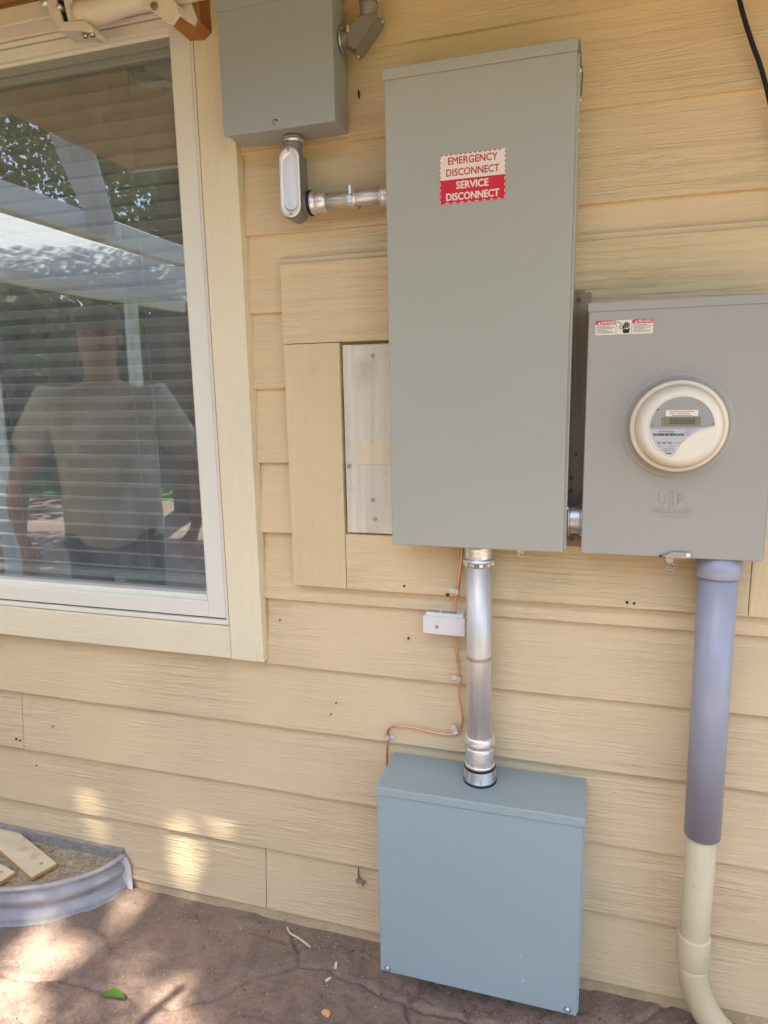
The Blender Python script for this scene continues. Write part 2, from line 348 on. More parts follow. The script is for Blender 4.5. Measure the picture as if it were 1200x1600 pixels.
# ------------------------------------------------------------------ mesh helpers
class MB:
    def __init__(s): s.bm = bmesh.new()
    def box(s, x0, x1, y0, y1, z0, z1, bev=0.0, seg=2, rot=None):
        vs = [s.bm.verts.new((x, y, z)) for x in (x0, x1) for y in (y0, y1) for z in (z0, z1)]
        fs = [(0, 1, 3, 2), (4, 6, 7, 5), (0, 4, 5, 1), (2, 3, 7, 6), (0, 2, 6, 4), (1, 5, 7, 3)]
        ff = [s.bm.faces.new([vs[i] for i in f]) for f in fs]
        if rot: bmesh.ops.transform(s.bm, matrix=rot, verts=vs)
        if bev:
            es = list({e for f in ff for e in f.edges})
            bmesh.ops.bevel(s.bm, geom=es, offset=bev, segments=seg, affect='EDGES', profile=0.5)
        return s
    def quad(s, pts):
        s.bm.faces.new([s.bm.verts.new(p) for p in pts]); return s
    def lathe(s, base, axis, prof, seg=32, smooth=True, flat_n=None):
        base = Vector(base); ax = Vector(axis).normalized()
        u = ax.orthogonal().normalized(); v = ax.cross(u)
        n = flat_n or seg; rings = []
        for (t, r) in prof:
            c = base + ax * t
            if r <= 1e-6: rings.append([s.bm.verts.new(c)])
            else: rings.append([s.bm.verts.new(c + (u * math.cos(2 * math.pi * k / n) + v * math.sin(2 * math.pi * k / n)) * r) for k in range(n)])
        for a, b in zip(rings, rings[1:]):
            for k in range(n):
                k2 = (k + 1) % n
                if len(a) == 1 and len(b) == 1: continue
                if len(a) == 1: f = [a[0], b[k2], b[k]]
                elif len(b) == 1: f = [a[k], a[k2], b[0]]
                else: f = [a[k], a[k2], b[k2], b[k]]
                fc = s.bm.faces.new(f); fc.smooth = smooth and not flat_n
        for r0, flip in ((rings[0], True), (rings[-1], False)):
            if len(r0) > 2: s.bm.faces.new(r0[::-1] if flip else r0)
        return s
    def tube(s, pts, r, seg=12, taper=None, cap=True):
        pts = [Vector(p) for p in pts]; rings = []
        t0 = (pts[1] - pts[0]).normalized(); u = t0.orthogonal().normalized()
        for i, p in enumerate(pts):
            a = pts[max(i - 1, 0)]; b = pts[min(i + 1, len(pts) - 1)]
            t = (b - a).normalized(); u = (u - t * u.dot(t)).normalized(); v = t.cross(u)
            rr = taper[i] if taper else r
            rings.append([s.bm.verts.new(p + (u * math.cos(2 * math.pi * k / seg) + v * math.sin(2 * math.pi * k / seg)) * rr) for k in range(seg)])
        for a, b in zip(rings, rings[1:]):
            for k in range(seg):
                f = s.bm.faces.new([a[k], a[(k + 1) % seg], b[(k + 1) % seg], b[k]]); f.smooth = True
        if cap: s.bm.faces.new(rings[0][::-1]); s.bm.faces.new(rings[-1])
        return s
    def prism_y(s, poly, y0, y1, bev=0.0, seg=2):          # outline in (x, z), extruded from y0 (front) to y1
        a = [s.bm.verts.new((x, y0, z)) for x, z in poly]; b = [s.bm.verts.new((x, y1, z)) for x, z in poly]
        n = len(poly); f0 = s.bm.faces.new(a); s.bm.faces.new(b[::-1])
        for k in range(n): s.bm.faces.new([a[(k + 1) % n], a[k], b[k], b[(k + 1) % n]])
        if bev: bmesh.ops.bevel(s.bm, geom=list(f0.edges), offset=bev, segments=seg, affect='EDGES', profile=0.5)
        return s
    def mesh(s, name, mat, origin=(0, 0, 0)):
        bmesh.ops.recalc_face_normals(s.bm, faces=s.bm.faces)
        me = bpy.data.meshes.new(name)
        bmesh.ops.translate(s.bm, vec=-Vector(origin), verts=s.bm.verts)
        s.bm.to_mesh(me); s.bm.free()
        if mat is not None: me.materials.append(M[mat])
        return me
    def obj(s, name, mat, parent=None):
        o0 = parent['_o'] if parent is not None and '_o' in parent else (0, 0, 0)
        ob = bpy.data.objects.new(name, s.mesh(name, mat, o0)); COL.objects.link(ob)
        if parent is not None: ob.parent = parent; ob['_o'] = tuple(o0)
        return ob

def tag(o, label=None, cat=None, group=None, kind=None):
    if label: o['label'] = label
    if cat: o['category'] = cat
    if group: o['group'] = group
    if kind: o['kind'] = kind
    return o
def thing(name, label, cat, loc, group=None):
    o = bpy.data.objects.new(name, None); COL.objects.link(o); o.location = loc; o.empty_display_size = 0.05
    o['_o'] = tuple(loc)
    return tag(o, label, cat, group)
def solo(mb, name, mat, label, cat, group=None, kind=None):
    return tag(mb.obj(name, mat), label, cat, group, kind)
def mobj(name, me, parent=None, loc=(0, 0, 0)):
    ob = bpy.data.objects.new(name, me); COL.objects.link(ob); ob.location = loc
    if parent is not None: ob.parent = parent; ob['_o'] = parent['_o'] if '_o' in parent else (0, 0, 0)
    return ob

def text_mesh(s, size, x, y, z, mat, name, parent, extrude=0.00012, bold=0.0, sx=1.0, align='CENTER', dup=0.0):
    cu = bpy.data.curves.new('lettering', 'FONT'); cu.body = s; cu.size = size; cu.extrude = extrude; cu.offset = bold
    cu.align_x = align; cu.align_y = 'CENTER'; cu.resolution_u = 3
    ob = bpy.data.objects.new('tmp_text', cu); COL.objects.link(ob)
    dg = bpy.context.evaluated_depsgraph_get()
    me = bpy.data.meshes.new_from_object(ob.evaluated_get(dg)); bpy.data.objects.remove(ob)
    mt = Matrix.Translation((x, y, z)) @ Matrix.Rotation(math.radians(90), 4, 'X') @ Matrix.Diagonal((sx, 1, 1, 1))
    me.transform(mt); o0 = parent['_o'] if '_o' in parent else (0, 0, 0)
    me.transform(Matrix.Translation(-Vector(o0)))
    if dup:
        bmd = bmesh.new(); bmd.from_mesh(me)
        for k, (ddx, ddz) in enumerate(((dup, 0), (-dup, 0), (0, dup), (0, -dup))):
            m2 = me.copy(); m2.transform(Matrix.Translation((ddx, -0.00002 * (k + 1), ddz))); bmd.from_mesh(m2); bpy.data.meshes.remove(m2)
        bmd.to_mesh(me); bmd.free()
    me.materials.clear(); me.materials.append(M[mat]); me.name = name
    o = bpy.data.objects.new(name, me); COL.objects.link(o); o.parent = parent; o['_o'] = tuple(o0)
    return o

def stadium(cx, cz, hw, hh, n=10):
    p = []
    for k in range(n + 1):
        a = math.pi * k / n; p.append((cx + hw * math.cos(a), cz + hh - hw + hw * math.sin(a)))
    for k in range(n + 1):
        a = math.pi + math.pi * k / n; p.append((cx + hw * math.cos(a), cz - hh + hw + hw * math.sin(a)))
    return p
def rrect(x0, x1, z0, z1, r, n=4):
    p = []
    for (cx, cz, a0) in ((x1 - r, z1 - r, 0), (x0 + r, z1 - r, 90), (x0 + r, z0 + r, 180), (x1 - r, z0 + r, 270)):
        for k in range(n + 1):
            a = math.radians(a0 + 90 * k / n); p.append((cx + r * math.cos(a), cz + r * math.sin(a)))
    return p
def hex_screw(mb, x, y, z, r=0.0045, axis=(0, -1, 0), h=0.004):
    mb.lathe((x, y, z), axis, [(-0.004, r * 0.4), (0, r * 1.55), (0.0009, r * 1.55), (0.0010, r)], 16)
    mb.lathe((x, y, z), axis, [(0.0005, r), (h - 0.0006, r), (h, r * 0.8)], 6, False, 6)
    return mb

# ================================================================== SETTING
# ---- patio: one sheet, stamped joints carved into it
def vnoise(x, y, sc, seed):
    r = np.random.default_rng(seed); G = r.random((256, 256))
    u = x * sc + 1000; v = y * sc + 1000
    i = np.floor(u).astype(int); j = np.floor(v).astype(int); fu = u - i; fv = v - j
    fu = fu * fu * (3 - 2 * fu); fv = fv * fv * (3 - 2 * fv)
    g = lambda a, b: G[a % 256, b % 256]
    return (g(i, j) * (1 - fu) + g(i + 1, j) * fu) * (1 - fv) + (g(i, j + 1) * (1 - fu) + g(i + 1, j + 1) * fu) * fv
JOINTS = [[(-0.02, -0.16), (-0.184, -0.154), (-0.371, -0.157), (-0.513, -0.13), (-0.60, -0.115), (-0.674, -0.124)],
          [(-0.674, -0.124), (-0.70, -0.08), (-0.735, -0.045), (-0.756, -0.01)],
          [(-0.674, -0.124), (-0.746, -0.165), (-0.843, -0.255), (-0.93, -0.32), (-0.984, -0.346)],
          [(-0.984, -0.346), (-1.05, -0.325), (-1.133, -0.322), (-1.236, -0.317), (-1.32, -0.34), (-1.45, -0.36), (-1.62, -0.40)],
          [(-0.984, -0.346), (-0.98, -0.45), (-0.96, -0.58), (-0.93, -0.75)],
          [(-0.371, -0.157), (-0.35, -0.075), (-0.345, 0.0)], [(-0.371, -0.157), (-0.355, -0.22), (-0.36, -0.36), (-0.30, -0.6)],
          [(-0.02, -0.16), (0.10, -0.11), (0.19, -0.03), (0.24, 0.02)], [(-0.02, -0.16), (0.02, -0.3), (0.05, -0.6)],
          [(-1.45, -0.36), (-1.50, -0.5), (-1.49, -0.75)], [(-0.36, -0.36), (-0.6, -0.45), (-0.93, -0.65)]]
xs = np.concatenate([np.linspace(-9, -1.8, 40)[:-1], np.linspace(-1.8, 0.65, 470), np.linspace(0.65, 7, 36)[1:]])
ys = np.concatenate([np.linspace(-6.5, -0.75, 46)[:-1], np.linspace(-0.75, 0.05, 165)])
X, Y = np.meshgrid(xs, ys, indexing='ij')
Z = (vnoise(X, Y, 3, 1) - 0.5) * 0.006 + (vnoise(X, Y, 9, 2) - 0.5) * 0.004 + (vnoise(X, Y, 24, 3) - 0.5) * 0.0022 + (vnoise(X, Y, 60, 4) - 0.5) * 0.0012
st = vnoise(X, Y, 5.5, 6); Z += 0.0035 * np.clip((st - 0.56) * 120, 0, 1) + 0.0028 * np.clip((vnoise(X, Y, 8.5, 26) - 0.62) * 90, 0, 1)   # slate-like shelves
wob = (vnoise(X, Y, 18, 8) - 0.5) * 0.016 + (vnoise(X, Y, 60, 18) - 0.5) * 0.006; wob2 = (vnoise(X, Y, 18, 9) - 0.5) * 0.016 + (vnoise(X, Y, 60, 19) - 0.5) * 0.006
dmin = np.full(X.shape, 9.0)
for pl in JOINTS:
    for (ax, ay), (bx, by) in zip(pl, pl[1:]):
        dx, dy = bx - ax, by - ay; L2 = dx * dx + dy * dy
        t = np.clip(((X + wob - ax) * dx + (Y + wob2 - ay) * dy) / L2, 0, 1)
        dmin = np.minimum(dmin, np.hypot(X + wob - ax - t * dx, Y + wob2 - ay - t * dy))
Z -= 0.0095 * np.exp(-(dmin / 0.0058) ** 2) * np.clip(1.5 * vnoise(X, Y, 9, 12) + 0.15, 0.2, 1.2); Z += 0.0012 * np.exp(-((dmin - 0.014) / 0.008) ** 2) * vnoise(X, Y, 16, 13)
Z = np.minimum(Z, 0.007) - 0.0035
nx, ny = len(xs), len(ys)
V = np.stack([X, Y, Z], -1).reshape(-1, 3)
idx = np.arange(nx * ny).reshape(nx, ny)
Fq = np.stack([idx[:-1, :-1], idx[1:, :-1], idx[1:, 1:], idx[:-1, 1:]], -1).reshape(-1, 4)
me = bpy.data.meshes.new('patio'); me.from_pydata(V.tolist(), [], Fq.tolist()); me.materials.append(M['patio'])
for p in me.polygons: p.use_smooth = True
tag(mobj('patio', me), kind='structure')
lw = MB(); lw.quad([(-150, -150, -0.03), (150, -150, -0.03), (150, 150, -0.03), (-150, 150, -0.03)])
tag(lw.obj('lawn', 'grass'), kind='structure')

# ---- house wall with lap siding
house = thing('house_wall', 'tan lap siding house wall behind the electrical boxes', 'wall', (0, 0.06, 0))
b = MB(); b.box(-3.6, 2.6, 0.0235, 0.12, 0.12, 0.87); b.box(-0.90, 2.6, 0.0235, 0.12, 0.87, 2.40); b.box(-3.6, -2.12, 0.0235, 0.12, 0.87, 2.40); b.box(-2.12, -0.90, 0.0235, 0.12, 2.345, 2.40)
b.obj('sheathing', 'dark_ply', house)
LAPS = [0.034, 0.226, 0.412, 0.600, 0.777, 0.957, 1.133, 1.311, 1.491, 1.669, 1.846, 2.024, 2.202, 2.38]
def board(x0, x1, z0, z1):
    mb = MB(); n = 10
    zt = z1 + 0.012
    # profile leaning back towards its top; tiny sag along the bottom edge
    yd = 0.0175 if z0 < 1.2 else 0.0110
    secs = [(0.0004, z0), (-0.0006, z0 + 0.0012), (yd, zt), (yd + 0.003, zt), (yd + 0.001, z0 - 0.0008)]
    rings = []
    for k in range(n + 1):
        x = x0 + (x1 - x0) * k / n; sag = 0.0008 * math.sin(x * 5.1 + z0 * 31) + 0.0006 * math.sin(x * 13 + z0 * 7)
        rings.append([mb.bm.verts.new((x, y + 0.0004 * math.sin(x * 3 + z0 * 50), z + sag)) for y, z in secs])
    for a, c in zip(rings, rings[1:]):
        for k in range(5): mb.bm.faces.new([a[k], a[(k + 1) % 5], c[(k + 1) % 5], c[k]])
    mb.bm.faces.new(rings[0][::-1]); mb.bm.faces.new(rings[-1])
    return mb
G = 0.0012
for i, (z0, z1) in enumerate(zip(LAPS, LAPS[1:])):
    if i == 0: spans = [(-3.6, -0.832 - G), (-0.832 + G, 2.6)]
    elif i == 1: spans = [(-3.6, 0.75), (0.753, 2.6)]
    elif i == 2: spans = [(-3.6, -1.637 - G), (-1.637 + G, 1.4), (1.403, 2.6)]
    elif i == 3: spans = [(-3.6, 1.9), (1.903, 2.6)]
    else: spans = [(-3.6, -2.214), (-0.7885, 0.9 + 0.11 * (i % 3)), (0.903 + 0.11 * (i % 3), 2.6)]
    for (a, c) in spans:
        zz0 = z0
        board(a, c, zz0, z1).obj('siding_board', 'siding', house)
sk = MB(); sk.box(-3.5, 2.6, 0.0065, 0.03, -0.006, 0.038, 0.001); sk.obj('skirt_strip', 'skirt', house)
fd = MB(); fd.box(-3.6, -1.305, -0.006, 0.008, -0.02, 0.129, 0.002); fd.obj('foundation', 'foundation', house)
cl = MB()
cl.tube([(-0.7880, 0.008, 0.80), (-0.788, 0.0075, 1.4), (-0.7880, 0.008, 2.38)], 0.0030, 8); cl.obj('caulk_bead', 'siding', house)
# nail holes, nail heads and a gouge
def hole(x, z, r, y=-0.0008, mat='dark', name='nail_hole', parent=house, sq=1.0):
    mb = MB(); k = 9
    pts = [(x + r * sq * math.cos(2 * math.pi * i / k) * random.uniform(0.8, 1.15), z + r * math.sin(2 * math.pi * i / k) * random.uniform(0.8, 1.15)) for i in range(k)]
    mb.prism_y(pts, y, y + 0.006); return mb.obj(name, mat, parent)
for (x, z, r) in [(-0.404, 0.882, .0026), (-1.665, .440, .004), (-1.65, .437, .003), (-0.748, .90, .0018), (-0.60, .688, .0018), (-0.615, 0.655, .0016), (-1.52, 0.50, .0018), (-1.60, .36, .0018)]: hole(x, z, r)
hole(-0.498, 2.115, 0.0085, -0.004, 'nail', 'nail', house, 0.22)
gm = MB(); gm.prism_y([(-.5535, .186), (-.5520, .222), (-.5505, .187), (-.541, .181), (-.533, .1795), (-.541, .177), (-.545, .166), (-.549, .160), (-.552, .170), (-.561, .179)], -0.0008, 0.008); gm.obj('gouge', 'dark_ply', house)
gm = MB(); gm.prism_y([(-.551, .172), (-.546, .176), (-.542, .169), (-.547, .164)], -0.0028, 0.008); gm.obj('gouge_core', 'grey_ply', house)

# ---- raised trim frame patched round the old meter opening
fr = thing('trim_frame', 'raised tan trim boards framing the old opening behind the tall box', 'trim boards', (-0.2, 0.0, 1.0))
YT = -0.018
def tb(x0, x1, z0, z1, mat, dz=0.0):
    m = MB(); m.box(x0, x1, YT, 0.006, z0, z1, 0.0014, 2); return m.obj('trim_board', mat, fr)
tb(-0.695, 0.48, 1.5935, 1.772, 'trim_h')
tb(-0.695, -0.5545, 1.0035, 1.592, 'trim_v')
tb(-0.553, 0.332, 1.0035, 1.1405, 'trim_h')
tb(0.3335, 0.48, 1.0035, 1.592, 'trim_v')
m = MB(); m.prism_y([(-0.6945, 1.7722), (0.48, 1.7722), (0.48, 1.786), (-0.700, 1.786)], -0.006, 0.004, 0.001); m.obj('caulk_bead', 'siding', fr)
for (x, z, r) in [(-0.407, 1.0205, .0032), (0.095, 1.0165, .0034), (0.1095, 1.0155, .003)]: hole(x, z, r, YT - 0.0008, 'dark', 'nail_hole', fr)
hole(-0.302, 1.006, 0.004, YT - .0008, 'nail', 'chip_mark', fr, 1.4)
tag_ = MB(); tag_.box(-0.548, 0.328, -0.004, 0.003, 1.143, 1.590)
gb = thing('backing_board', 'weathered grey plywood filling the framed opening left of the tall box', 'board', (-0.45, 0, 1.14))
m = MB(); m.box(-0.549, 0.20, -0.012, -0.001, 1.1445, 1.586, 0.001); pl = m.obj('plywood_sheet', 'grey_ply', gb)
m = MB(); m.box(-0.523, -0.40, -0.0145, -0.011, 1.146, 1.583, 0.0008); m.obj('plywood_layer', 'grey_ply', gb)
m = MB(); m.box(-0.5215, -0.405, -0.0165, -0.0140, 1.311, 1.370, 0.0006); m.obj('primed_patch', 'pale_ply', gb)
for (x, z) in [(-0.475, 1.560), (-0.480, 1.362), (-0.478, 1.180), (-0.482, 1.226), (-0.540, 1.306)]:
    m = MB(); m.lathe((x, -0.0155, z), (0, -1, 0), [(-0.003, 0.0045), (0.0008, 0.0048), (0.0012, 0.004), (0.0006, 0.002), (0.0006, 0)], 14); m.obj('screw', 'steel_bolt', gb)
mbd = thing('plank', 'dark weathered plank standing between the tall box and the meter box', 'plank', (-0.02, -0.02, 1.14))
m = MB(); m.prism_y([(-0.062, 1.141), (-0.001, 1.139), (-0.001, 1.668), (-0.003, 1.668), (-0.006, 1.672), (-0.010, 1.666), (-0.015, 1.674), (-0.062, 1.675)], -0.034, -0.017, 0.001); m.obj('plank_body', 'dark_ply', mbd)
for (x, z) in [(-0.0265, 1.655), (-0.03, 1.29), (-0.022, 1.34), (-0.0245, 1.155), (-0.03, 1.262)]:
    m = MB(); m.lathe((x, -0.0335, z), (0, -1, 0), [(-0.003, 0.004), (0.0008, 0.0042), (0.0010, 0.003), (0.0004, 0.0015), (0.0004, 0)], 14); m.obj('screw', 'nail', mbd)

# ---- roof overhang above the wall
rf = thing('roof_overhang', 'brown wooden soffit of the roof overhang along the top', 'roof', (0, 0, 2.41))
m = MB()
for k in range(10):
    m.bm.free() if False else None
for k in range(7):
    y1 = 0.12 - k * 0.16; y0 = y1 - 0.157
    mm = MB(); mm.box(-1.87, 2.6, y0, y1, 2.408 + 0.0015 * (k % 2), 2.43, 0.002); mm.obj('soffit_board', 'soffit', rf)
for k in range(3):
    y1 = 0.12 - k * 0.16; y0 = y1 - 0.157
    mm = MB(); mm.box(-3.6, -1.873, y0, y1, 2.408 + 0.0015 * (k % 2), 2.43, 0.002); mm.obj('soffit_board', 'soffit', rf)
mm = MB(); mm.box(-1.87, 2.6, -1.04, -1.002, 2.40, 2.56, 0.002); mm.obj('fascia_board', 'fascia', rf)
mm = MB(); mm.quad([(-1.9, -1.1, 2.565), (2.65, -1.1, 2.565), (2.65, 0.6, 3.2), (-1.9, 0.6, 3.2)]); mm.quad([(-3.6, -0.45, 2.565), (-1.9, -0.45, 2.565), (-1.9, 0.6, 2.95), (-3.6, 0.6, 2.95)])
mm.obj('shingles', 'shingle', rf)
mm = MB(); mm.box(-3.6, -1.873, -0.40, -0.362, 2.40, 2.56, 0.002); mm.obj('fascia_board', 'fascia', rf)

# ================================================================== WINDOW
win = thing('window', 'white vinyl window with cream trim boards left of the electrical boxes', 'window', (-1.5, 0, 0.787))
m = MB(); m.box(-0.8825, -0.789, -0.021, 0.012, 0.789, 2.405, 0.0015); m.obj('trim_board', 'wintrim_v', win)
m = MB(); m.box(-2.12, -0.8845, -0.019, 0.012, 0.790, 0.877, 0.0015); m.obj('trim_board', 'wintrim_h', win)
m = MB(); m.box(-2.215, -2.122, -0.021, 0.012, 0.789, 2.405, 0.0015); m.obj('trim_board', 'wintrim_v', win)
fx0, fx1, fz0, fz1 = -2.118, -0.8855, 0.8795, 2.345
def ringframe(x0, x1, z0, z1, wx, wzb, wzt, y0, y1, bev=0.0015):
    mb = MB()
    mb.box(x1 - wx, x1, y0, y1, z0, z1, bev); mb.box(x0, x0 + wx, y0, y1, z0, z1, bev)
    mb.box(x0 + wx - 0.0004, x1 - wx + 0.0004, y0 + 0.0003, y1, z0, z0 + wzb, bev); mb.box(x0 + wx - 0.0004, x1 - wx + 0.0004, y0 + 0.0003, y1, z1 - wzt, z1, bev)
    return mb
ringframe(fx0, fx1, fz0, fz1, 0.010, 0.012, 0.010, -0.0135, 0.06).obj('outer_frame', 'vinyl', win)
ringframe(fx0 + 0.0125, fx1 - 0.0125, fz0 + 0.0165, fz1 - 0.0125, 0.052, 0.044, 0.026, -0.010, 0.055, 0.003).obj('sash', 'vinyl', win)
ringframe(fx0 + 0.062, fx1 - 0.063, fz0 + 0.058, fz1 - 0.036, 0.012, 0.016, 0.008, 0.004, 0.055, 0.003).obj('glazing_bead', 'vinyl', win)
m = MB(); m.box(fx0 + 0.07, fx1 - 0.07, 0.010, 0.05, 2.283, 2.303, 0.002); m.box(fx0 + 0.07, fx1 - 0.07, 0.018, 0.05, 2.266, 2.2835, 0.002); m.obj('head_track', 'track', win)
m = MB(); m.box(fx0 + 0.004, fx1 - 0.004, 0.0, 0.01, fz0 + 0.011, fz0 + 0.018); m.obj('shadow_gap', 'dark', win)  # dark strip standing in for the shadow line under the sash
m = MB(); m.box(fx0 + 0.065, fx1 - 0.065, 0.030, 0.034, 0.948, 2.300); m.obj('glass_pane', 'glass', win)
m = MB(); m.tube([(-0.884, -0.016, 0.882), (-0.8842, -0.017, 1.5), (-0.884, -0.016, 2.33)], 0.0022, 8); m.obj('caulk_bead', 'caulk', win)
# header above the window
m = MB(); m.box(-2.12, -0.886, -0.018, 0.012, 2.347, 2.405, 0.0015); m.obj('head_trim', 'white_paint', win)
# interior room
rm = MB(); x0, x1, y0, y1, z0, z1 = -3.4, -0.3, 0.125, 3.2, 0.05, 2.39
rm.quad([(x0, y1, z0), (x1, y1, z0), (x1, y1, z1), (x0, y1, z1)]); rm.quad([(x0, y0, z0), (x0, y1, z0), (x0, y1, z1), (x0, y0, z1)]); rm.quad([(x1, y0, z0), (x1, y1, z0), (x1, y1, z1), (x1, y0, z1)])
rm.quad([(x0, y0, z0), (x1, y0, z0), (x1, y1, z0), (x0, y1, z0)]); rm.quad([(x0, y0, z1), (x1, y0, z1), (x1, y1, z1), (x0, y1, z1)])
tag(rm.obj('room', 'room'), kind='structure')
# blind
bl = thing('window_blind', 'white horizontal slat blind hanging behind the window glass', 'blind', (-1.5, 0.10, 0.96))
def slat_mesh():
    mb = MB(); L = 0.525; n = 5
    for s_ in (0,):
        prof = [(-0.025 + 0.05 * k / n, 0.0025 * (1 - (2 * k / n - 1) ** 2)) for k in range(n + 1)]
        top = [[mb.bm.verts.new((x, y, z + 0.0012)) for y, z in prof] for x in (-L, L)]
        bot = [[mb.bm.verts.new((x, y, z - 0.0012)) for y, z in prof] for x in (-L, L)]
        for k in range(n):
            mb.bm.faces.new([top[0][k], top[1][k], top[1][k + 1], top[0][k + 1]]); mb.bm.faces.new([bot[0][k + 1], bot[1][k + 1], bot[1][k], bot[0][k]])
        for k in (0, n): mb.bm.faces.new([top[0][k], top[1][k], bot[1][k], bot[0][k]])
        for q in (0, 1): mb.bm.faces.new(top[q] + bot[q][::-1])
    return mb.mesh('slat', 'blind')
sm = slat_mesh(); z = 0.985; k = 0
while z < 2.29:
    o = mobj('slat', sm, bl, (-1.495 + 1.5 + random.uniform(-.002, .002), 0.105 - 0.10, z - 0.96))
    o.rotation_euler = (math.radians(-19 + random.uniform(-2.5, 2.5)), math.radians(random.uniform(-0.15, 0.15)), 0)
    z += 0.0405; k += 1
m = MB(); m.box(-2.02, -0.965, 0.085, 0.125, 0.955, 0.972, 0.003); m.obj('bottom_rail', 'blind', bl)
for x in (-1.13, -1.19, -1.62, -1.66, -0.995):
    m = MB(); m.tube([(x, 0.078, 2.30), (x - 0.002, 0.077, 1.6), (x + 0.003, 0.079, 0.965)], 0.0011, 6); m.obj('cord', 'cord', bl)

# ================================================================== TALL SERVICE PANEL
tp = thing('service_panel', 'tall grey metal disconnect box with red and white sticker', 'electrical box', (-0.22, -0.02, 1.147))
m = MB(); m.box(-0.397, -0.0345, -0.1155, -0.0175, 1.150, 2.080, 0.002); m.obj('body', 'enamel', tp)
m = MB(); m.box(-0.4045, -0.040, -0.1275, -0.1135, 1.1465, 2.0835, 0.003, 3); m.obj('cover', 'enamel', tp)
hd = MB()
hd.prism_y([(-0.4065, 2.0775), (-0.0385, 2.0775), (-0.0385, 2.0975), (-0.4065, 2.0975)], -0.1325, -0.1285, 0.0015)
hd.box(-0.4065, -0.0335, -0.1315, -0.0165, 2.0945, 2.099, 0.0015); hd.obj('rain_hood', 'enamel', tp)
for (z, y) in [(2.055, -0.10), (2.02, -0.06), (1.955, -0.095), (1.235, -0.10)]:
    hex_screw(MB(), 0, 0, 0).bm.free()
    m = hex_screw(MB(), -0.0345, y, z, 0.0032, (1, 0, 0), 0.003); m.obj('screw', 'zinc', tp)
m = MB(); m.box(-0.036, -0.033, -0.112, -0.108, 2.058, 2.081); m.obj('hinge_slot', 'dark', tp)
m = MB(); m.tube([(-0.0325, -0.07, 2.075), (-0.031, -0.062, 2.06), (-0.032, -0.06, 2.045), (-0.0325, -0.068, 2.025)], 0.0011, 6); m.obj('seal_wire', 'nail', tp)
# seal tab under the box
m = MB(); ring = [(-0.1255 + 0.0055 * math.cos(2 * math.pi * k / 16), -0.108, 1.1345 + 0.0055 * math.sin(2 * math.pi * k / 16)) for k in range(17)]
m.tube(ring, 0.0016, 8); m.prism_y([(-0.1385, 1.149), (-0.1215, 1.149), (-0.1205, 1.138), (-0.1305, 1.1355)], -0.109, -0.107); m.obj('seal_tab', 'brass', tp)
# sticker
stk = MB(); stk.box(-0.2935, -0.1655, -0.1281, -0.1274, 1.8835, 1.9295); s1 = stk.obj('sticker', 'stk_white', tp); s1['label'] = 'red and white emergency disconnect sticker'
m = MB(); m.box(-0.2935, -0.1655, -0.1281, -0.1274, 1.8395, 1.8833); m.obj('sticker_red_field', 'red', s1)
dz = MB()
ysk = -0.1283
for k in range(14):
    x = -0.2925 + k * 0.0094
    if k % 2 == 0 or k < 13: dz.box(x, x + 0.0055, ysk, ysk + 0.0002, 1.9276, 1.9294)
for k in range(5):
    zc = 1.8865 + k * 0.0088
    for x in (-0.2934, -0.1671): dz.box(x, x + 0.0015, ysk, ysk + 0.0002, zc, zc + 0.0052)
dz.obj('dash_border', 'stk_red_text', s1)
dz = MB()
for k in range(8):
    x = -0.2820 + k * 0.0145; dz.box(x, x + 0.0062, ysk, ysk + 0.0002, 1.8400, 1.8414)
for k in range(4):
    zc = 1.8405 + k * 0.0110
    for x in (-0.2930, -0.1675): dz.box(x, x + 0.0011, ysk, ysk + 0.0002, zc, zc + 0.0058)
dz.obj('dash_border', 'stk_white', s1)
for (s_, zc, mt, bd, sx) in [('EMERGENCY', 1.9165, 'stk_red_text', 0.0, 0.91), ('DISCONNECT', 1.8955, 'stk_red_text', 0.0, 0.88), ('SERVICE', 1.8715, 'stk_white', 0.00035, 0.94), ('DISCONNECT', 1.8510, 'stk_white', 0.00035, 0.88)]:
    text_mesh(s_, 0.0186, -0.2295, ysk - 0.0002, zc, mt, 'lettering', s1, 0.0001, 0.0, sx, 'CENTER', 0.00028 + bd * 0.9)

# ================================================================== METER BOX AND METER
mb_ = thing('meter_box', 'square grey metal meter socket box with danger label', 'electrical box', (0.16, -0.02, 1.146))
m = MB(); m.box(-0.001, 0.333, -0.108, -0.0175, 1.149, 1.634, 0.002); m.obj('body', 'enamel_mid', mb_)
m = MB(); m.box(-0.005, 0.327, -0.1205, -0.1065, 1.1455, 1.624, 0.003, 3); cov = m.obj('cover', 'enamel_mid', mb_)
m = MB(); m.prism_y([(-0.0065, 1.6215), (0.3345, 1.6215), (0.3345, 1.6375), (-0.0065, 1.6375)], -0.1235, -0.1195, 0.0015); m.box(-0.0065, 0.3345, -0.1225, -0.0165, 1.6345, 1.639, 0.0015); m.obj('rain_hood', 'enamel_mid', mb_)
MC = (0.1620, 1.4045)
m = MB(); m.lathe((MC[0], -0.1195, MC[1]), (0, -1, 0), [(0.0, 0.1035), (0.0008, 0.1015), (0.0034, 0.0985), (0.0044, 0.0960), (0.0044, 0.0930), (0.0030, 0.0890), (0.0022, 0.082)], 64); m.obj('embossed_collar', 'enamel_mid', cov)
yc = -0.1212
lg = text_mesh('MILBANK', 0.0168, 0.163, -0.1208, 1.2392, 'enamel_mid', 'embossed_lettering', cov, 0.0008, 0.0, 1.06)
text_mesh('MANUFACTURING', 0.0052, 0.165, -0.1206, 1.2285, 'enamel_mid', 'embossed_lettering', cov, 0.0003, 0.0, 1.15)
m = MB()
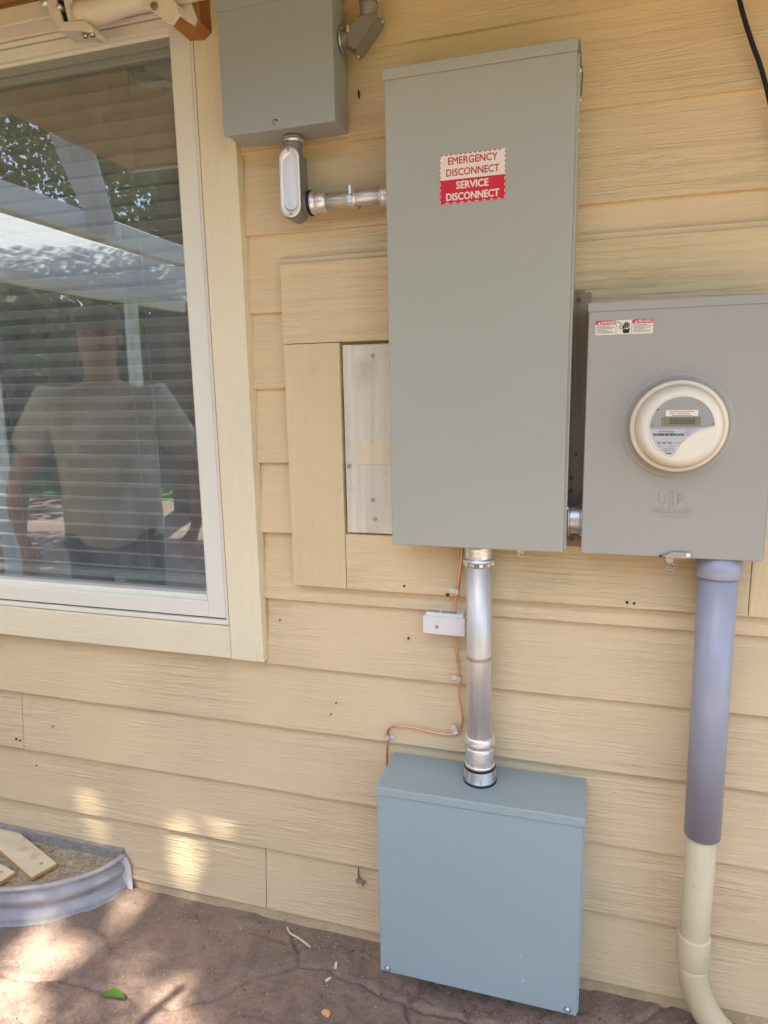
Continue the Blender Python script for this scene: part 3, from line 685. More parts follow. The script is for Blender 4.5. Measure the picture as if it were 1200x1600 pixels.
m.box(0.1578, 0.1612, -0.1218, -0.1195, 1.2475, 1.2790, 0.0005); m.box(0.1632, 0.1655, -0.1218, -0.1195, 1.2475, 1.2755, 0.0005)
m.tube([(0.1500, -0.1206, 1.2700), (0.1500, -0.1206, 1.2540), (0.1420, -0.1206, 1.2550), (0.1380, -0.1206, 1.2610), (0.1378, -0.1206, 1.2680), (0.1400, -0.1206, 1.2745)], 0.0013, 8)
m.tube([(0.1725, -0.1206, 1.2520), (0.1728, -0.1206, 1.2735), (0.1790, -0.1206, 1.2730), (0.1815, -0.1206, 1.2690), (0.1810, -0.1206, 1.2620), (0.1740, -0.1206, 1.2590)], 0.0013, 8)
m.obj('embossed_emblem', 'enamel_mid', cov)
# latch
m = MB(); m.prism_y([(0.1470, 1.1500), (0.1580, 1.1520), (0.1655, 1.1580), (0.1980, 1.1590), (0.2020, 1.1545), (0.2005, 1.1480), (0.1950, 1.1460), (0.1640, 1.1450)], -0.1265, -0.1200, 0.001); lt = m.obj('latch', 'steel_bolt', mb_)
m = MB(); m.lathe((0.1955, -0.1262, 1.1525), (0, -1, 0), [(-0.002, 0.0055), (0.0015, 0.0055), (0.0022, 0.004), (0.003, 0.002), (0.003, 0)], 18); m.obj('rivet', 'zinc', lt)
m = MB(); m.box(0.1440, 0.1600, -0.1255, -0.118, 1.1475, 1.1500, 0.0004); m.obj('latch_slot', 'dark', lt)
m = MB(); m.tube([(0.1655 + 0.0068 * math.cos(2 * math.pi * k / 16), -0.1215 - 0.0012 * math.sin(2 * math.pi * k / 16), 1.1280 + 0.0072 * math.sin(2 * math.pi * k / 16)) for k in range(17)], 0.0019, 8)
m.prism_y([(0.1560, 1.1470), (0.1700, 1.1470), (0.1700, 1.1360), (0.1600, 1.1320)], -0.1225, -0.1205); m.obj('seal_ring', 'steel_bolt', lt)
# danger label
m = MB(); m.prism_y(rrect(0.0085, 0.1120, 1.5775, 1.6040, 0.003), -0.1213, -0.1204); dl = m.obj('danger_label', 'stk_white', mb_); dl['label'] = 'small white danger label with red headings and a hand pictogram'
for (a, c, tx) in [(0.0085, 0.0455, 'DANGER'), (0.0748, 0.1120, 'PELIGRO')]:
    m = MB(); m.prism_y(rrect(a, c, 1.5965, 1.6040, 0.0025), -0.1215, -0.1206); m.obj('red_heading', 'red2', dl)
    m = MB(); m.prism_y([(a + 0.0040, 1.5978), (a + 0.0090, 1.5978), (a + 0.0065, 1.6024)], -0.1217, -0.1213); m.obj('warning_triangle', 'stk_white', dl)
    text_mesh(tx, 0.0066, (a + c) / 2 + 0.0045, -0.1217, 1.6002, 'stk_white', 'lettering', dl, 0.0001, 0.00012, 1.0)
    m = MB()
    for r_, (f0, f1) in enumerate([(0.08, 0.72), (0.08, 0.93), (0.08, 0.86), (0.08, 0.58), (0.08, 0.82), (0.08, 0.90)]):
        zc = 1.5945 - r_ * 0.0025; x = a + 0.0025; xe = a + (c - a) * f1
        while x < xe:
            w_ = random.uniform(0.0015, 0.0042); m.box(x, min(x + w_, xe), -0.1216, -0.1212, zc - 0.0011, zc); x += w_ + 0.0007
    m.obj('fine_print', 'ink_grey', dl)
for x in (0.0460, 0.0742):
    m = MB(); m.box(x - 0.0003, x + 0.0003, -0.1216, -0.1212, 1.5785, 1.6030); m.obj('divider', 'ink', dl)
m = MB()
hx, hz = 0.0645, 1.5830
m.prism_y([(hx - .005, hz - .0035), (hx + .005, hz - .0035), (hx + .0058, hz + .002), (hx + .0066, hz + .0055), (hx + .001, hz + .0035), (hx - .0025, hz + .0045), (hx - .0070, hz + .0035)], -0.1217, -0.1212)
for k, (dx, h0, h1) in enumerate([(-0.0042, .0055, .0150), (-0.0014, .0055, .0175), (0.0014, .0060, .0172), (0.0043, .0065, .0148)]):
    m.prism_y(stadium(hx + dx, hz + (h0 + h1) / 2, 0.0011, (h1 - h0) / 2, 5), -0.1217, -0.1212)
m.prism_y([(hx - .0078, hz + .0100), (hx - .0066, hz + .0112), (hx - .0030, hz + .0052), (hx - .0056, hz + .0042)], -0.1217, -0.1212)
m.tube([(0.0480, -0.1213, 1.6015), (0.0545, -0.1213, 1.5980), (0.0558, -0.1213, 1.5950), (0.0515, -0.1213, 1.5915), (0.0535, -0.1213, 1.5885), (0.0580, -0.1213, 1.5890)], 0.0007, 6)
m.obj('hand_pictogram', 'ink', dl)

mt = thing('electric_meter', 'round cream electric meter with grey digital display', 'meter', (MC[0], -0.125, MC[1]))
m = MB(); m.lathe((MC[0], -0.120, MC[1]), (0, -1, 0), [(0, 0.080), (0.004, 0.0835), (0.020, 0.0850), (0.030, 0.0850), (0.034, 0.0835), (0.035, 0.080), (0.033, 0.0765), (0.030, 0.0755)], 72); m.obj('retaining_ring', 'meter_ring', mt)
m = MB(); m.lathe((MC[0], -0.120, MC[1]), (0, -1, 0), [(0.02, 0.0750), (0.040, 0.0745), (0.054, 0.0728), (0.062, 0.0695), (0.0665, 0.065), (0.0685, 0.0600), (0.0690, 0.0585), (0.0690, 0)], 72); m.obj('dome', 'meter_cream', mt)
FY = -0.1893
def fpt(px, py): return (MC[0] + 0.0008 + (px - 495) / 385 * 0.0560, MC[1] + 0.0012 - (py - 505) / 360 * 0.0560)
arc = []
for k in range(31):
    a = math.radians(2 + (252 - 2) * k / 30); arc.append((MC[0] + 0.0008 + 0.0555 * math.cos(a), MC[1] + 0.0012 + 0.0555 * math.sin(a)))
sw = [fpt(*p) for p in [(420, 852), (440, 820), (465, 770), (505, 705), (560, 645), (640, 585), (720, 542), (790, 518), (850, 505)]]
win_poly = arc + sw
m = MB(); m.prism_y(win_poly, FY, FY + 0.002); face = m.obj('display_window', 'meter_grey', mt)
m = MB(); m.tube([(x, FY - 0.0002, z) for x, z in win_poly + win_poly[:2]], 0.0016, 8); m.obj('window_bezel', 'meter_cream', mt)
zl = fpt(0, 512)[1]
low = [p for p in win_poly if p[1] < zl]
li = [k for k in range(len(win_poly)) if win_poly[k][1] < zl]
lp = [(MC[0] + 0.0008 - 0.0533, zl)] + [win_poly[k] for k in li if win_poly[k][0] < MC[0] + 0.047] + [(fpt(760, 0)[0], zl)]
m = MB(); m.prism_y(lp, FY - 0.0003, FY + 0.001); m.obj('nameplate', 'meter_label', face)
a_ = fpt(260, 388); c_ = fpt(712, 495)
m = MB(); m.box(a_[0], c_[0], FY - 0.0010, FY, c_[1], a_[1], 0.0003); lcd = m.obj('lcd_display', 'lcd', face)
text_mesh('88888888', 0.0150, (a_[0] + c_[0]) / 2 + 0.002, FY - 0.0011, (a_[1] + c_[1]) / 2, 'lcd_ink', 'digits', lcd, 0.0001, 0.0, 0.72)
a_ = fpt(305, 310); c_ = fpt(675, 380)
m = MB(); m.prism_y(rrect(a_[0], c_[0], c_[1], a_[1], 0.002), FY - 0.0006, FY); pl_ = m.obj('paper_label', 'stk_white', face)
m = MB()
for (x0_, x1_, zc) in [(345, 630, 328), (440, 580, 350), (350, 420, 352), (380, 610, 370)]:
    p0 = fpt(x0_, zc); p1 = fpt(x1_, zc); m.box(p0[0], p1[0], FY - 0.0008, FY - 0.0005, p0[1] - 0.0006, p0[1] + 0.0004)
m.obj('fine_print', 'ink_grey', face)
m = MB(); x = fpt(172, 0)[0]; xe = fpt(535, 0)[0]; zb = fpt(0, 593)[1]
while x < xe:
    w_ = random.choice((0.0005, 0.0009, 0.0013)); m.box(x, x + w_, FY - 0.0006, FY - 0.0002, zb - 0.0022, zb + 0.0022); x += w_ + random.choice((0.0004, 0.0008))
m.obj('barcode', 'ink', face)
p_ = fpt(322, 556); text_mesh('Xcel Energy', 0.0050, p_[0], FY - 0.0004, p_[1], 'ink', 'lettering', face, 0.0001, 0.0, 1.1)
p_ = fpt(308, 692); text_mesh('381 847 403', 0.0062, p_[0], FY - 0.0004, p_[1], 'ink', 'lettering', face, 0.0001, 0.0, 0.85)
p_ = fpt(355, 812); text_mesh('Itron', 0.0052, p_[0], FY - 0.0004, p_[1], 'ink', 'lettering', face, 0.0001, 0.0002, 1.1)
m = MB()
for (x0_, x1_, zc) in [(125, 660, 522), (545, 620, 548), (550, 590, 570), (550, 595, 592), (420, 520, 690), (228, 280, 728), (350, 430, 728), (300, 420, 755), (275, 420, 778)]:
    p0 = fpt(x0_, zc); p1 = fpt(x1_, zc); x = p0[0]
    while x < p1[0]:
        m.box(x, min(x + 0.0012, p1[0]), FY - 0.0006, FY - 0.0002, p0[1] - 0.0005, p0[1] + 0.0005); x += 0.0018
m.obj('fine_print', 'ink_grey', face)
m = MB(); tri = [(140, 495), (225, 495), (182, 425), (140, 495)]
m.tube([(fpt(*p)[0], FY - 0.0002, fpt(*p)[1]) for p in tri], 0.0003, 4); m.obj('warning_triangle', 'ink_grey', face)
for p in [(213, 298), (862, 470)]:
    m = MB(); m.lathe((fpt(*p)[0], FY, fpt(*p)[1]), (0, -1, 0), [(-0.001, 0.0014), (0.0004, 0.0014), (0.0004, 0)], 10); m.obj('rivet', 'ink', face)

# ================================================================== LOWER BOX
lb = thing('lower_box', 'grey rain hooded metal box low on the wall', 'electrical box', (-0.21, 0, 0.075))
m = MB(); m.box(-0.443, 0.0235, -0.146, 0.0, 0.079, 0.5665, 0.002); m.obj('body', 'enamel_low', lb)
m = MB(); m.box(-0.4455, 0.0195, -0.1515, -0.1440, 0.0735, 0.5605, 0.0025, 3); m.obj('cover', 'enamel_chip', lb)
m = MB(); m.box(-0.4465, 0.0235, -0.1555, -0.1520, 0.5515, 0.5715, 0.0014); m.box(-0.4465, 0.0245, -0.1550, 0.004, 0.5680, 0.5725, 0.0018, 3); m.obj('rain_hood', 'enamel_low', lb)
for (x, z) in [(-0.4275, 0.0835), (-0.001, 0.0855)]:
    m = hex_screw(MB(), x, -0.1515, z, 0.0042); m.obj('screw', 'zinc', lb)
    m = MB(); m.lathe((x, -0.1509, z), (0, -1, 0), [(0, 0.0078), (0.0008, 0.0078), (0.0008, 0)], 16); m.obj('washer', 'gasket', lb)

# ================================================================== JUNCTION BOX, TOP LEFT
jb = thing('junction_box', 'grey square junction box at the top beside the window', 'electrical box', (-0.645, 0, 2.026))
m = MB(); m.box(-0.7695, -0.5185, -0.099, -0.0215, 2.0295, 2.285, 0.002); m.obj('body', 'enamel_box', jb)
m = MB(); m.box(-0.7725, -0.5165, -0.1065, -0.0975, 2.0265, 2.2735, 0.0025, 3); m.obj('cover', 'enamel_box', jb)
m = MB(); m.box(-0.7740, -0.5155, -0.1105, -0.1070, 2.2665, 2.2890, 0.0014); m.box(-0.7740, -0.5155, -0.1100, -0.0215, 2.2855, 2.2900, 0.0014); m.obj('rain_hood', 'enamel_box', jb)
m = hex_screw(MB(), -0.649, -0.1065, 2.0400, 0.0042); m.obj('screw', 'steel_bolt', jb)
m = MB(); m.box(-0.70, -0.58, -0.0225, 0.004, 2.06, 2.26); m.obj('mounting_bracket', 'steel_bolt', jb)

# ---- conduit body with stamped cover
lbx = thing('oval_conduit_fitting', 'grey conduit body with oval aluminium cover under the junction box', 'conduit fitting', (-0.637, -0.05, 1.858))
LX, LZ = -0.6365, 1.9305
m = MB(); m.prism_y(stadium(LX + 0.001, LZ - 0.004, 0.0225, 0.073, 12), -0.0685, -0.030, 0.001)
m.lathe((LX, -0.050, LZ + 0.050), (0, 0, 1), [(0, 0.0205), (0.030, 0.0205), (0.036, 0.0215)], 32)
m.lathe((LX, -0.046, LZ - 0.040), (1, 0, 0), [(0, 0.0225), (0.030, 0.0225), (0.034, 0.0240)], 32); m.obj('body', 'castgrey', lbx)
cvm = MB(); a0 = stadium(LX, LZ, 0.0235, 0.0725, 14); 
rings = []
for (inset, y) in [(0, -0.0712), (0, -0.0735), (0.0008, -0.0742), (0.0068, -0.0742), (0.0078, -0.0728), (0.0090, -0.0708), (0.0110, -0.0700)]:
    rings.append([cvm.bm.verts.new((x, y, z)) for x, z in stadium(LX, LZ, 0.0235 - inset, 0.0725 - (inset if inset < 0.002 else inset * 1.9), 14)])
for a, c in zip(rings, rings[1:]):
    for k in range(len(a)):
        f = cvm.bm.faces.new([a[k], a[(k + 1) % len(a)], c[(k + 1) % len(a)], c[k]]); f.smooth = True
cvm.bm.faces.new(rings[-1]); cvm.bm.faces.new(rings[0][::-1])
cvo = cvm.obj('cover', 'alu', lbx)
for z in (LZ + 0.0655, LZ - 0.0655):
    m = MB(); m.lathe((LX, -0.0740, z), (0, -1, 0), [(-0.002, 0.0028), (0.0010, 0.0028), (0.0016, 0.0018), (0.0016, 0)], 14); m.obj('screw', 'steel_bolt', lbx)
m = MB(); m.lathe((LX + 0.002, -0.050, 2.018), (0, 0, 1), [(-0.004, 0.0205), (0, 0.0225), (0.003, 0.0230), (0.004, 0.0205), (0.007, 0.0205), (0.009, 0.0205)], 32); m.obj('locknut', 'zinc', lbx)

# ---- short horizontal conduit to the tall panel
hc = thing('horizontal_conduit', 'short horizontal steel conduit joining conduit body to tall box', 'conduit', (-0.50, -0.046, 1.89))
HZ, HY = 1.8905, -0.046
m = MB(); m.lathe((-0.575, HY, HZ), (1, 0, 0.004), [(0, 0.0175), (0.175, 0.0175)], 32); m.obj('pipe', 'emt_h', hc)
m = MB(); m.lathe((-0.6030, HY, HZ), (1, 0, 0), [(0, 0.0262), (0.005, 0.0262)], 32); m.obj('gasket', 'gasket', hc)
m = MB(); m.lathe((-0.598, HY, HZ), (1, 0, 0), [(0, 0.0235), (0.002, 0.0242), (0.008, 0.0242), (0.010, 0.0222), (0.012, 0.0205), (0.014, 0.0228), (0.018, 0.0222), (0.022, 0.0232), (0.030, 0.0225), (0.036, 0.0190), (0.037, 0.0176)], 32)
m.obj('compression_fitting', 'zinc', hc)
m = MB(); m.lathe((-0.440, HY, HZ), (1, 0, 0), [(0, 0.0178), (0.001, 0.0205), (0.010, 0.0215), (0.014, 0.0205), (0.016, 0.0235), (0.026, 0.0235), (0.046, 0.0235)], 32); m.obj('connector', 'zinc', hc)
cs = thing('conduit_strap', 'steel one hole clamp wrapped on the short horizontal conduit', 'strap', (-0.50, -0.02, 1.875))
m = MB(); m.lathe((-0.511, HY, HZ), (1, 0, 0), [(0, 0.0178), (0.0005, 0.0190), (0.020, 0.0190), (0.0205, 0.0178)], 28); m.box(-0.5105, -0.491, -0.042, 0.002, HZ + 0.0145, HZ + 0.0185, 0.0006); m.obj('band', 'zinc', cs)
m = MB(); m.box(-0.5045, -0.4985, -0.0685, -0.060, HZ - 0.013, HZ + 0.0225, 0.0008); m.obj('clamp_ear', 'zinc', cs)
m = MB(); m.tube([(-0.502, -0.070, HZ + 0.003), (-0.480, -0.071, HZ + 0.004)], 0.0012, 8); m.obj('bolt', 'steel_bolt', cs); m = MB(); m.lathe((-0.487, HY - 0.002, HZ - 0.0165), (0, -0.3, -1), [(0, 0.0035), (0.005, 0.0035), (0.005, 0)], 6, False, 6); m.obj('bolt', 'steel_bolt', cs)

# ---- pull elbow with its riser
pe = thing('pull_elbow', 'grey pull elbow with diagonal cover right of the junction box', 'conduit fitting', (-0.46, -0.05, 2.17))
PY = -0.052
m = MB(); m.prism_y([(-0.500, 2.181), (-0.483, 2.171), (-0.478, 2.172), (-0.4335, 2.219), (-0.4325, 2.226), (-0.4385, 2.232), (-0.4735, 2.232), (-0.4735, 2.2165), (-0.500, 2.2165)], PY - 0.0185, PY + 0.0185, 0.004, 3)
m.lathe((-0.5165, PY, 2.1985), (1, 0, 0), [(0, 0.0195), (0.004, 0.0195), (0.005, 0.0172), (0.022, 0.0178)], 28)
m.lathe((-0.4555, PY, 2.225), (0, 0, 1), [(0, 0.0178), (0.024, 0.0178), (0.026, 0.0192), (0.034, 0.0192)], 28); m.obj('body', 'castgrey', pe)
cvx = MB(); d_ = Vector((0.0445, 0, 0.0475)).normalized(); n_ = Vector((d_.z, 0, -d_.x)); ctr = Vector((-0.4575, PY, 2.1955)) + n_ * 0.0040
out_ = []
for (lx, ly) in stadium(0, 0, 0.0205, 0.0445, 8): out_.append(ctr + Vector((0, lx, 0)) + d_ * ly)
a = [cvx.bm.verts.new(p - n_ * 0.001) for p in out_]; c = [cvx.bm.verts.new(p + n_ * 0.001) for p in out_]
cvx.bm.faces.new(a); cvx.bm.faces.new(c[::-1])
for k in range(len(a)): cvx.bm.faces.new([a[k], a[(k + 1) % len(a)], c[(k + 1) % len(a)], c[k]])
cvx.obj('cover', 'castgrey', pe)
for s_ in (-1, 1):
    p = ctr + d_ * 0.0395 * s_ + n_ * 0.001
    m = MB(); m.lathe(p, n_, [(-0.001, 0.003), (0.0012, 0.003), (0.0018, 0.0018), (0.0018, 0)], 12); m.obj('screw', 'zinc', pe)
m = MB(); m.lathe((-0.5165, PY, 2.1985), (1, 0, 0), [(-0.001, 0.023), (0.004, 0.023), (0.0045, 0.0205)], 28); m.obj('locknut', 'cast', pe)
m = MB(); m.box(-0.4985, -0.4935, PY - 0.0205, PY - 0.014, 2.204, 2.2155, 0.0005); m.obj('set_tab', 'alu', pe)
rs = thing('upper_riser', 'steel conduit rising from the pull elbow at the top edge', 'conduit', (-0.4555, PY, 2.258))
m = MB(); m.lathe((-0.4555, PY, 2.2585), (0, 0, 1), [(0, 0.0176), (0.002, 0.0215), (0.005, 0.0215), (0.006, 0.0195), (0.014, 0.0195), (0.016, 0.0215), (0.026, 0.0205), (0.030, 0.0170)], 28); m.obj('connector', 'zinc', rs)
m = MB(); m.lathe((-0.4555, PY, 2.285), (0, 0, 1), [(0, 0.0162), (0.124, 0.0162)], 28); m.obj('pipe', 'emt', rs)

# ================================================================== VERTICAL STEEL CONDUIT
vc = thing('vertical_conduit', 'vertical steel conduit linking tall box to lower box', 'conduit', (-0.2165, -0.063, 0.572))
VT = Vector((-0.2225, -0.066, 1.148)); VB = Vector((-0.2165, -0.063, 0.572)); vax = (VT - VB).normalized()
at = lambda z: VB + vax * ((z - VB.z) / vax.z)
def vl(z0, prof, mat, name, seg=40, flat=None):
    m = MB(); m.lathe(at(z0), vax, [(t, r) for t, r in prof], seg, True, flat); return m.obj(name, mat, vc)
vl(0.66, [(0, 0.0279), (0.455, 0.0279)], 'emt', 'pipe')
vl(1.094, [(0, 0.0282), (0.001, 0.0305), (0.009, 0.0312), (0.010, 0.0345), (0.0165, 0.0350), (0.0185, 0.0325), (0.020, 0.0305), (0.0215, 0.0318), (0.023, 0.0302), (0.026, 0.0318), (0.029, 0.0302), (0.032, 0.0318), (0.035, 0.0302), (0.039, 0.0318), (0.054, 0.0305)], 'zinc', 'connector')
m = MB()
for k in range(10):
    a = 2 * math.pi * k / 10; c = at(1.1015) + Vector((math.cos(a) * 0.0318, math.sin(a) * 0.0318, 0))
    m.box(-0.0045, 0.0045, -0.0022, 0.0022, -0.0045, 0.0045, 0.0008, 1, Matrix.Translation(c) @ Matrix.Rotation(a + math.pi / 2, 4, 'Z'))
m.obj('locknut_lugs', 'zinc', vc)
vl(0.662, [(0, 0.0310), (0.002, 0.0345), (0.010, 0.0352), (0.019, 0.0345), (0.026, 0.0310), (0.027, 0.0282)], 'zinc', 'compression_nut')
vl(0.664, [(0, 0.0300), (0.004, 0.0358), (0.012, 0.0358), (0.018, 0.0320)], 'zinc', 'nut_facets', 8, 8)
vl(0.620, [(0, 0.0318), (0.002, 0.0322), (0.006, 0.0312), (0.008, 0.0324), (0.0105, 0.0314), (0.013, 0.0324), (0.0155, 0.0314), (0.018, 0.0324), (0.0205, 0.0314), (0.023, 0.0324), (0.026, 0.0314), (0.030, 0.0322), (0.042, 0.0312)], 'zinc', 'threaded_body')
vl(0.6125, [(0, 0.0352), (0.004, 0.0358), (0.008, 0.0325)], 'zinc', 'shoulder')
vl(0.6065, [(0, 0.0345), (0.001, 0.0368), (0.005, 0.0368), (0.006, 0.0345)], 'gasket', 'upper_gasket')
vl(0.5755, [(0, 0.0375), (0.004, 0.0372), (0.006, 0.0345), (0.028, 0.0345), (0.0315, 0.0330)], 'cast', 'hub')
for k in range(8):
    m = MB(); a = 2 * math.pi * (k + 0.3) / 8; c = at(0.592) + Vector((math.cos(a) * 0.0345, math.sin(a) * 0.0345, 0))
    m.box(-0.0014, 0.0014, -0.002, 0.002, -0.012, 0.012, 0.0006, 1, Matrix.Translation(c) @ Matrix.Rotation(a + math.pi / 2, 4, 'Z')); m.obj('hub_rib', 'zinc', vc)
vl(0.5715, [(0, 0.0372), (0.0008, 0.0392), (0.0035, 0.0392), (0.0045, 0.0370)], 'gasket', 'base_gasket')
vl(0.875, [(0, 0.0280), (0.0006, 0.02815), (0.008, 0.02815), (0.0085, 0.0280)], 'tape', 'tape_residue')

# ---- nipple between tall panel and meter box
np_ = thing('nipple', 'threaded steel nipple between the tall box and the meter box', 'conduit fitting', (-0.02, -0.066, 1.20))
m = MB(); prof = []
for k in range(17): prof += [(k * 0.0024, 0.0300 if k % 2 else 0.0318)]
m.lathe((-0.0385, -0.068, 1.2070), (1, 0, 0), prof, 36); m.obj('thread', 'cast', np_)
m = MB(); m.lathe((-0.0345, -0.068, 1.2070), (1, 0, 0), [(0, 0.036), (0.006, 0.036)], 36); m.lathe((-0.0095, -0.068, 1.2070), (1, 0, 0), [(0, 0.036), (0.007, 0.036)], 36); m.obj('locknut', 'cast', np_)

# ================================================================== PVC RISER
pv = thing('grey_pvc_riser', 'grey plastic sleeve pipe hanging below the meter box', 'pipe', (0.266, -0.072, 0.52))
PT = Vector((0.2605, -0.074, 1.148)); PB = Vector((0.2655, -0.074, 0.527)); pax = (PT - PB).normalized()
m = MB(); m.lathe(PB, pax, [(0.012, 0.0315), (0.0, 0.0335), (0.0, 0.0365), (0.60, 0.0365)], 48)
m.obj('pipe', 'pvc', pv)
m = MB(); m.lathe(PT - pax * 0.046, pax, [(0, 0.0368), (0.0005, 0.0418), (0.002, 0.0426), (0.046, 0.0428)], 48); m.obj('coupler', 'pvc', pv)
cp = thing('cream_pipe', 'cream painted pipe with elbow going into the patio', 'pipe', (0.266, -0.074, 0))
pts = [(0.2655, -0.074, 0.56), (0.264, -0.074, 0.28), (0.2635, -0.074, 0.24), (0.2640, -0.074, 0.20)]
m = MB(); m.tube(pts, 0.0305, 40); m.obj('pipe', 'cream_pvc', cp)
m = MB(); m.lathe((0.2638, -0.074, 0.207), (0.0, 0, 1), [(0, 0.0312), (0.001, 0.0338), (0.003, 0.0345), (0.070, 0.0345), (0.073, 0.0335), (0.0735, 0.031)], 40); m.obj('coupling', 'cream_pvc', cp)
el = []
for k in range(15):
    a = math.radians(62 * k / 14); R_ = 0.22
    el.append((0.2640 + R_ * (1 - math.cos(a)), -0.074, 0.212 - R_ * math.sin(a) * 1.05))
el += [(el[-1][0] + 0.03, -0.074, el[-1][2] - 0.022)]
m = MB(); m.tube(el, 0.0312, 36); m.obj('elbow', 'cream_pvc', cp)

# ================================================================== COPPER GROUND WIRE, CLIPS, BONDING BLOCK
def smooth(pts, n=6):
    P = [Vector(p) for p in pts]; out = []
    for i in range(len(P) - 1):
        p0 = P[max(i - 1, 0)]; p1 = P[i]; p2 = P[i + 1]; p3 = P[min(i + 2, len(P) - 1)]
        for k in range(n):
            t = k / n
            out.append(0.5 * ((2 * p1) + (p2 - p0) * t + (2 * p0 - 5 * p1 + 4 * p2 - p3) * t * t + (3 * p1 - p0 - 3 * p2 + p3) * t ** 3))
    out.append(P[-1]); return out
wy = lambda z, y=-0.009: y
wpts = [(-0.262, -0.045, 1.152), (-0.267, -0.030, 1.10), (-0.277, -0.0245, 1.03), (-0.283, -0.020, 0.99), (-0.286, -0.016, 0.949), (-0.284, -0.012, 0.902), (-0.281, -0.008, 0.846), (-0.2765, -0.0065, 0.797), (-0.2765, -0.008, 0.748), (-0.270, -0.009, 0.716), (-0.268, -0.009, 0.686), (-0.275, -0.008, 0.660), (-0.292, -0.0065, 0.646), (-0.335, -0.007, 0.6455), (-0.372, -0.008, 0.6505), (-0.405, -0.008, 0.653), (-0.440, -0.008, 0.6500), (-0.4555, -0.008, 0.640), (-0.4605, -0.0065, 0.617), (-0.4600, -0.007, 0.597), (-0.4625, -0.006, 0.56), (-0.4625, -0.006, 0.50)]
solo(MB().tube(smooth(wpts), 0.0026, 10), 'copper_wire', 'copper', 'bare copper ground wire bending down the siding to the lower box', 'wire')
def clip(x, z, y, ang, label):
    t = thing('wire_clip', label, 'clip', (x, y + 0.006, z), 'clips on the copper wire')
    R4 = Matrix.Translation((x, y, z)) @ Matrix.Rotation(ang, 4, 'Y')
    m = MB(); ro, ri = 0.0050, 0.0037
    outer = [(ro * math.cos(math.pi * k / 8), -ro * math.sin(math.pi * k / 8)) for k in range(9)]
    inner = [(ri * math.cos(math.pi * k / 8), -ri * math.sin(math.pi * k / 8)) for k in range(9)]
    pr = [(ro, 0.005)] + outer + [(-ro, 0.0018), (-0.019, 0.0018), (-0.019, 0.0032), (-ri, 0.0032)] + inner[::-1] + [(ri, 0.005)]
    aa = [m.bm.verts.new(R4 @ Vector((px, py, -0.0062))) for px, py in pr]; bb = [m.bm.verts.new(R4 @ Vector((px, py, 0.0062))) for px, py in pr]
    for k in range(len(pr)): m.bm.faces.new([aa[k], aa[(k + 1) % len(pr)], bb[(k + 1) % len(pr)], bb[k]])
    m.bm.faces.new(aa[::-1]); m.bm.faces.new(bb)
    m.obj('strap', 'emt', t)
    m = MB(); p = R4 @ Vector((-0.0120, 0.0016, 0)); m.lathe(p, (0, -1, 0), [(-0.006, 0.002), (0, 0.0038), (0.0015, 0.0038), (0.0024, 0.0025), (0.0014, 0.001), (0.0014, 0)], 14); m.obj('screw', 'zinc', t)
clip(-0.278, 1.0175, -0.0235, 0.0, 'small steel clip holding the wire just below the tall box')
clip(-0.2765, 0.794, -0.0060, 0.0, 'small steel clip on the wire midway beside the vertical conduit')
clip(-0.284, 0.652, -0.0060, math.radians(62), 'small steel clip at the lower bend of the wire near the conduit')
clip(-0.4605, 0.6165, -0.0060, math.radians(180), 'small steel clip at the outer bend above the lower box')
bb = thing('bonding_block', 'small white plastic bonding block left of the vertical conduit', 'bonding block', (-0.308, 0, 0.91))
rt = Matrix.Translation((-0.308, 0, 0.936)) @ Matrix.Rotation(math.radians(0.6), 4, 'Y') @ Matrix.Translation((0.308, 0, -0.936))
m = MB(); m.box(-0.358, -0.257, -0.0365, -0.006, 0.9125, 0.9560, 0.0022, 3, rt); cv = m.obj('cover', 'white_plastic', bb)
m = MB(); m.box(-0.352, -0.262, -0.030, 0.0, 0.9200, 0.9640, 0.001, 1, rt); m.obj('base', 'white_plastic', bb)
m = MB(); m.box(-0.3515, -0.3220, -0.0295, -0.012, 0.9635, 0.9646, 0, 1, rt); m.box(-0.3165, -0.280, -0.0295, -0.012, 0.9635, 0.9646, 0, 1, rt); m.obj('terminal_slots', 'cast', bb)
m = MB(); m.lathe((-0.3245, -0.0362, 0.9315), (0, -1, 0), [(0, 0.0046), (0.0010, 0.0046), (0.0016, 0.0036), (0.0010, 0.0018), (0.0004, 0)], 16); m.obj('screw', 'steel_bolt', bb)

# ================================================================== BLACK CABLE
solo(MB().tube(smooth([(0.185, -0.012, 2.415), (0.215, -0.012, 2.28), (0.240, -0.012, 2.17), (0.266, -0.012, 2.095), (0.281, -0.012, 2.058), (0.300, -0.012, 2.00), (0.335, -0.010, 1.87), (0.36, -0.020, 1.72), (0.375, -0.024, 1.60), (0.38, -0.024, 1.30)]), 0.0042, 12), 'cable', 'cable', 'black cable hanging down the siding at the upper right corner', 'cable')

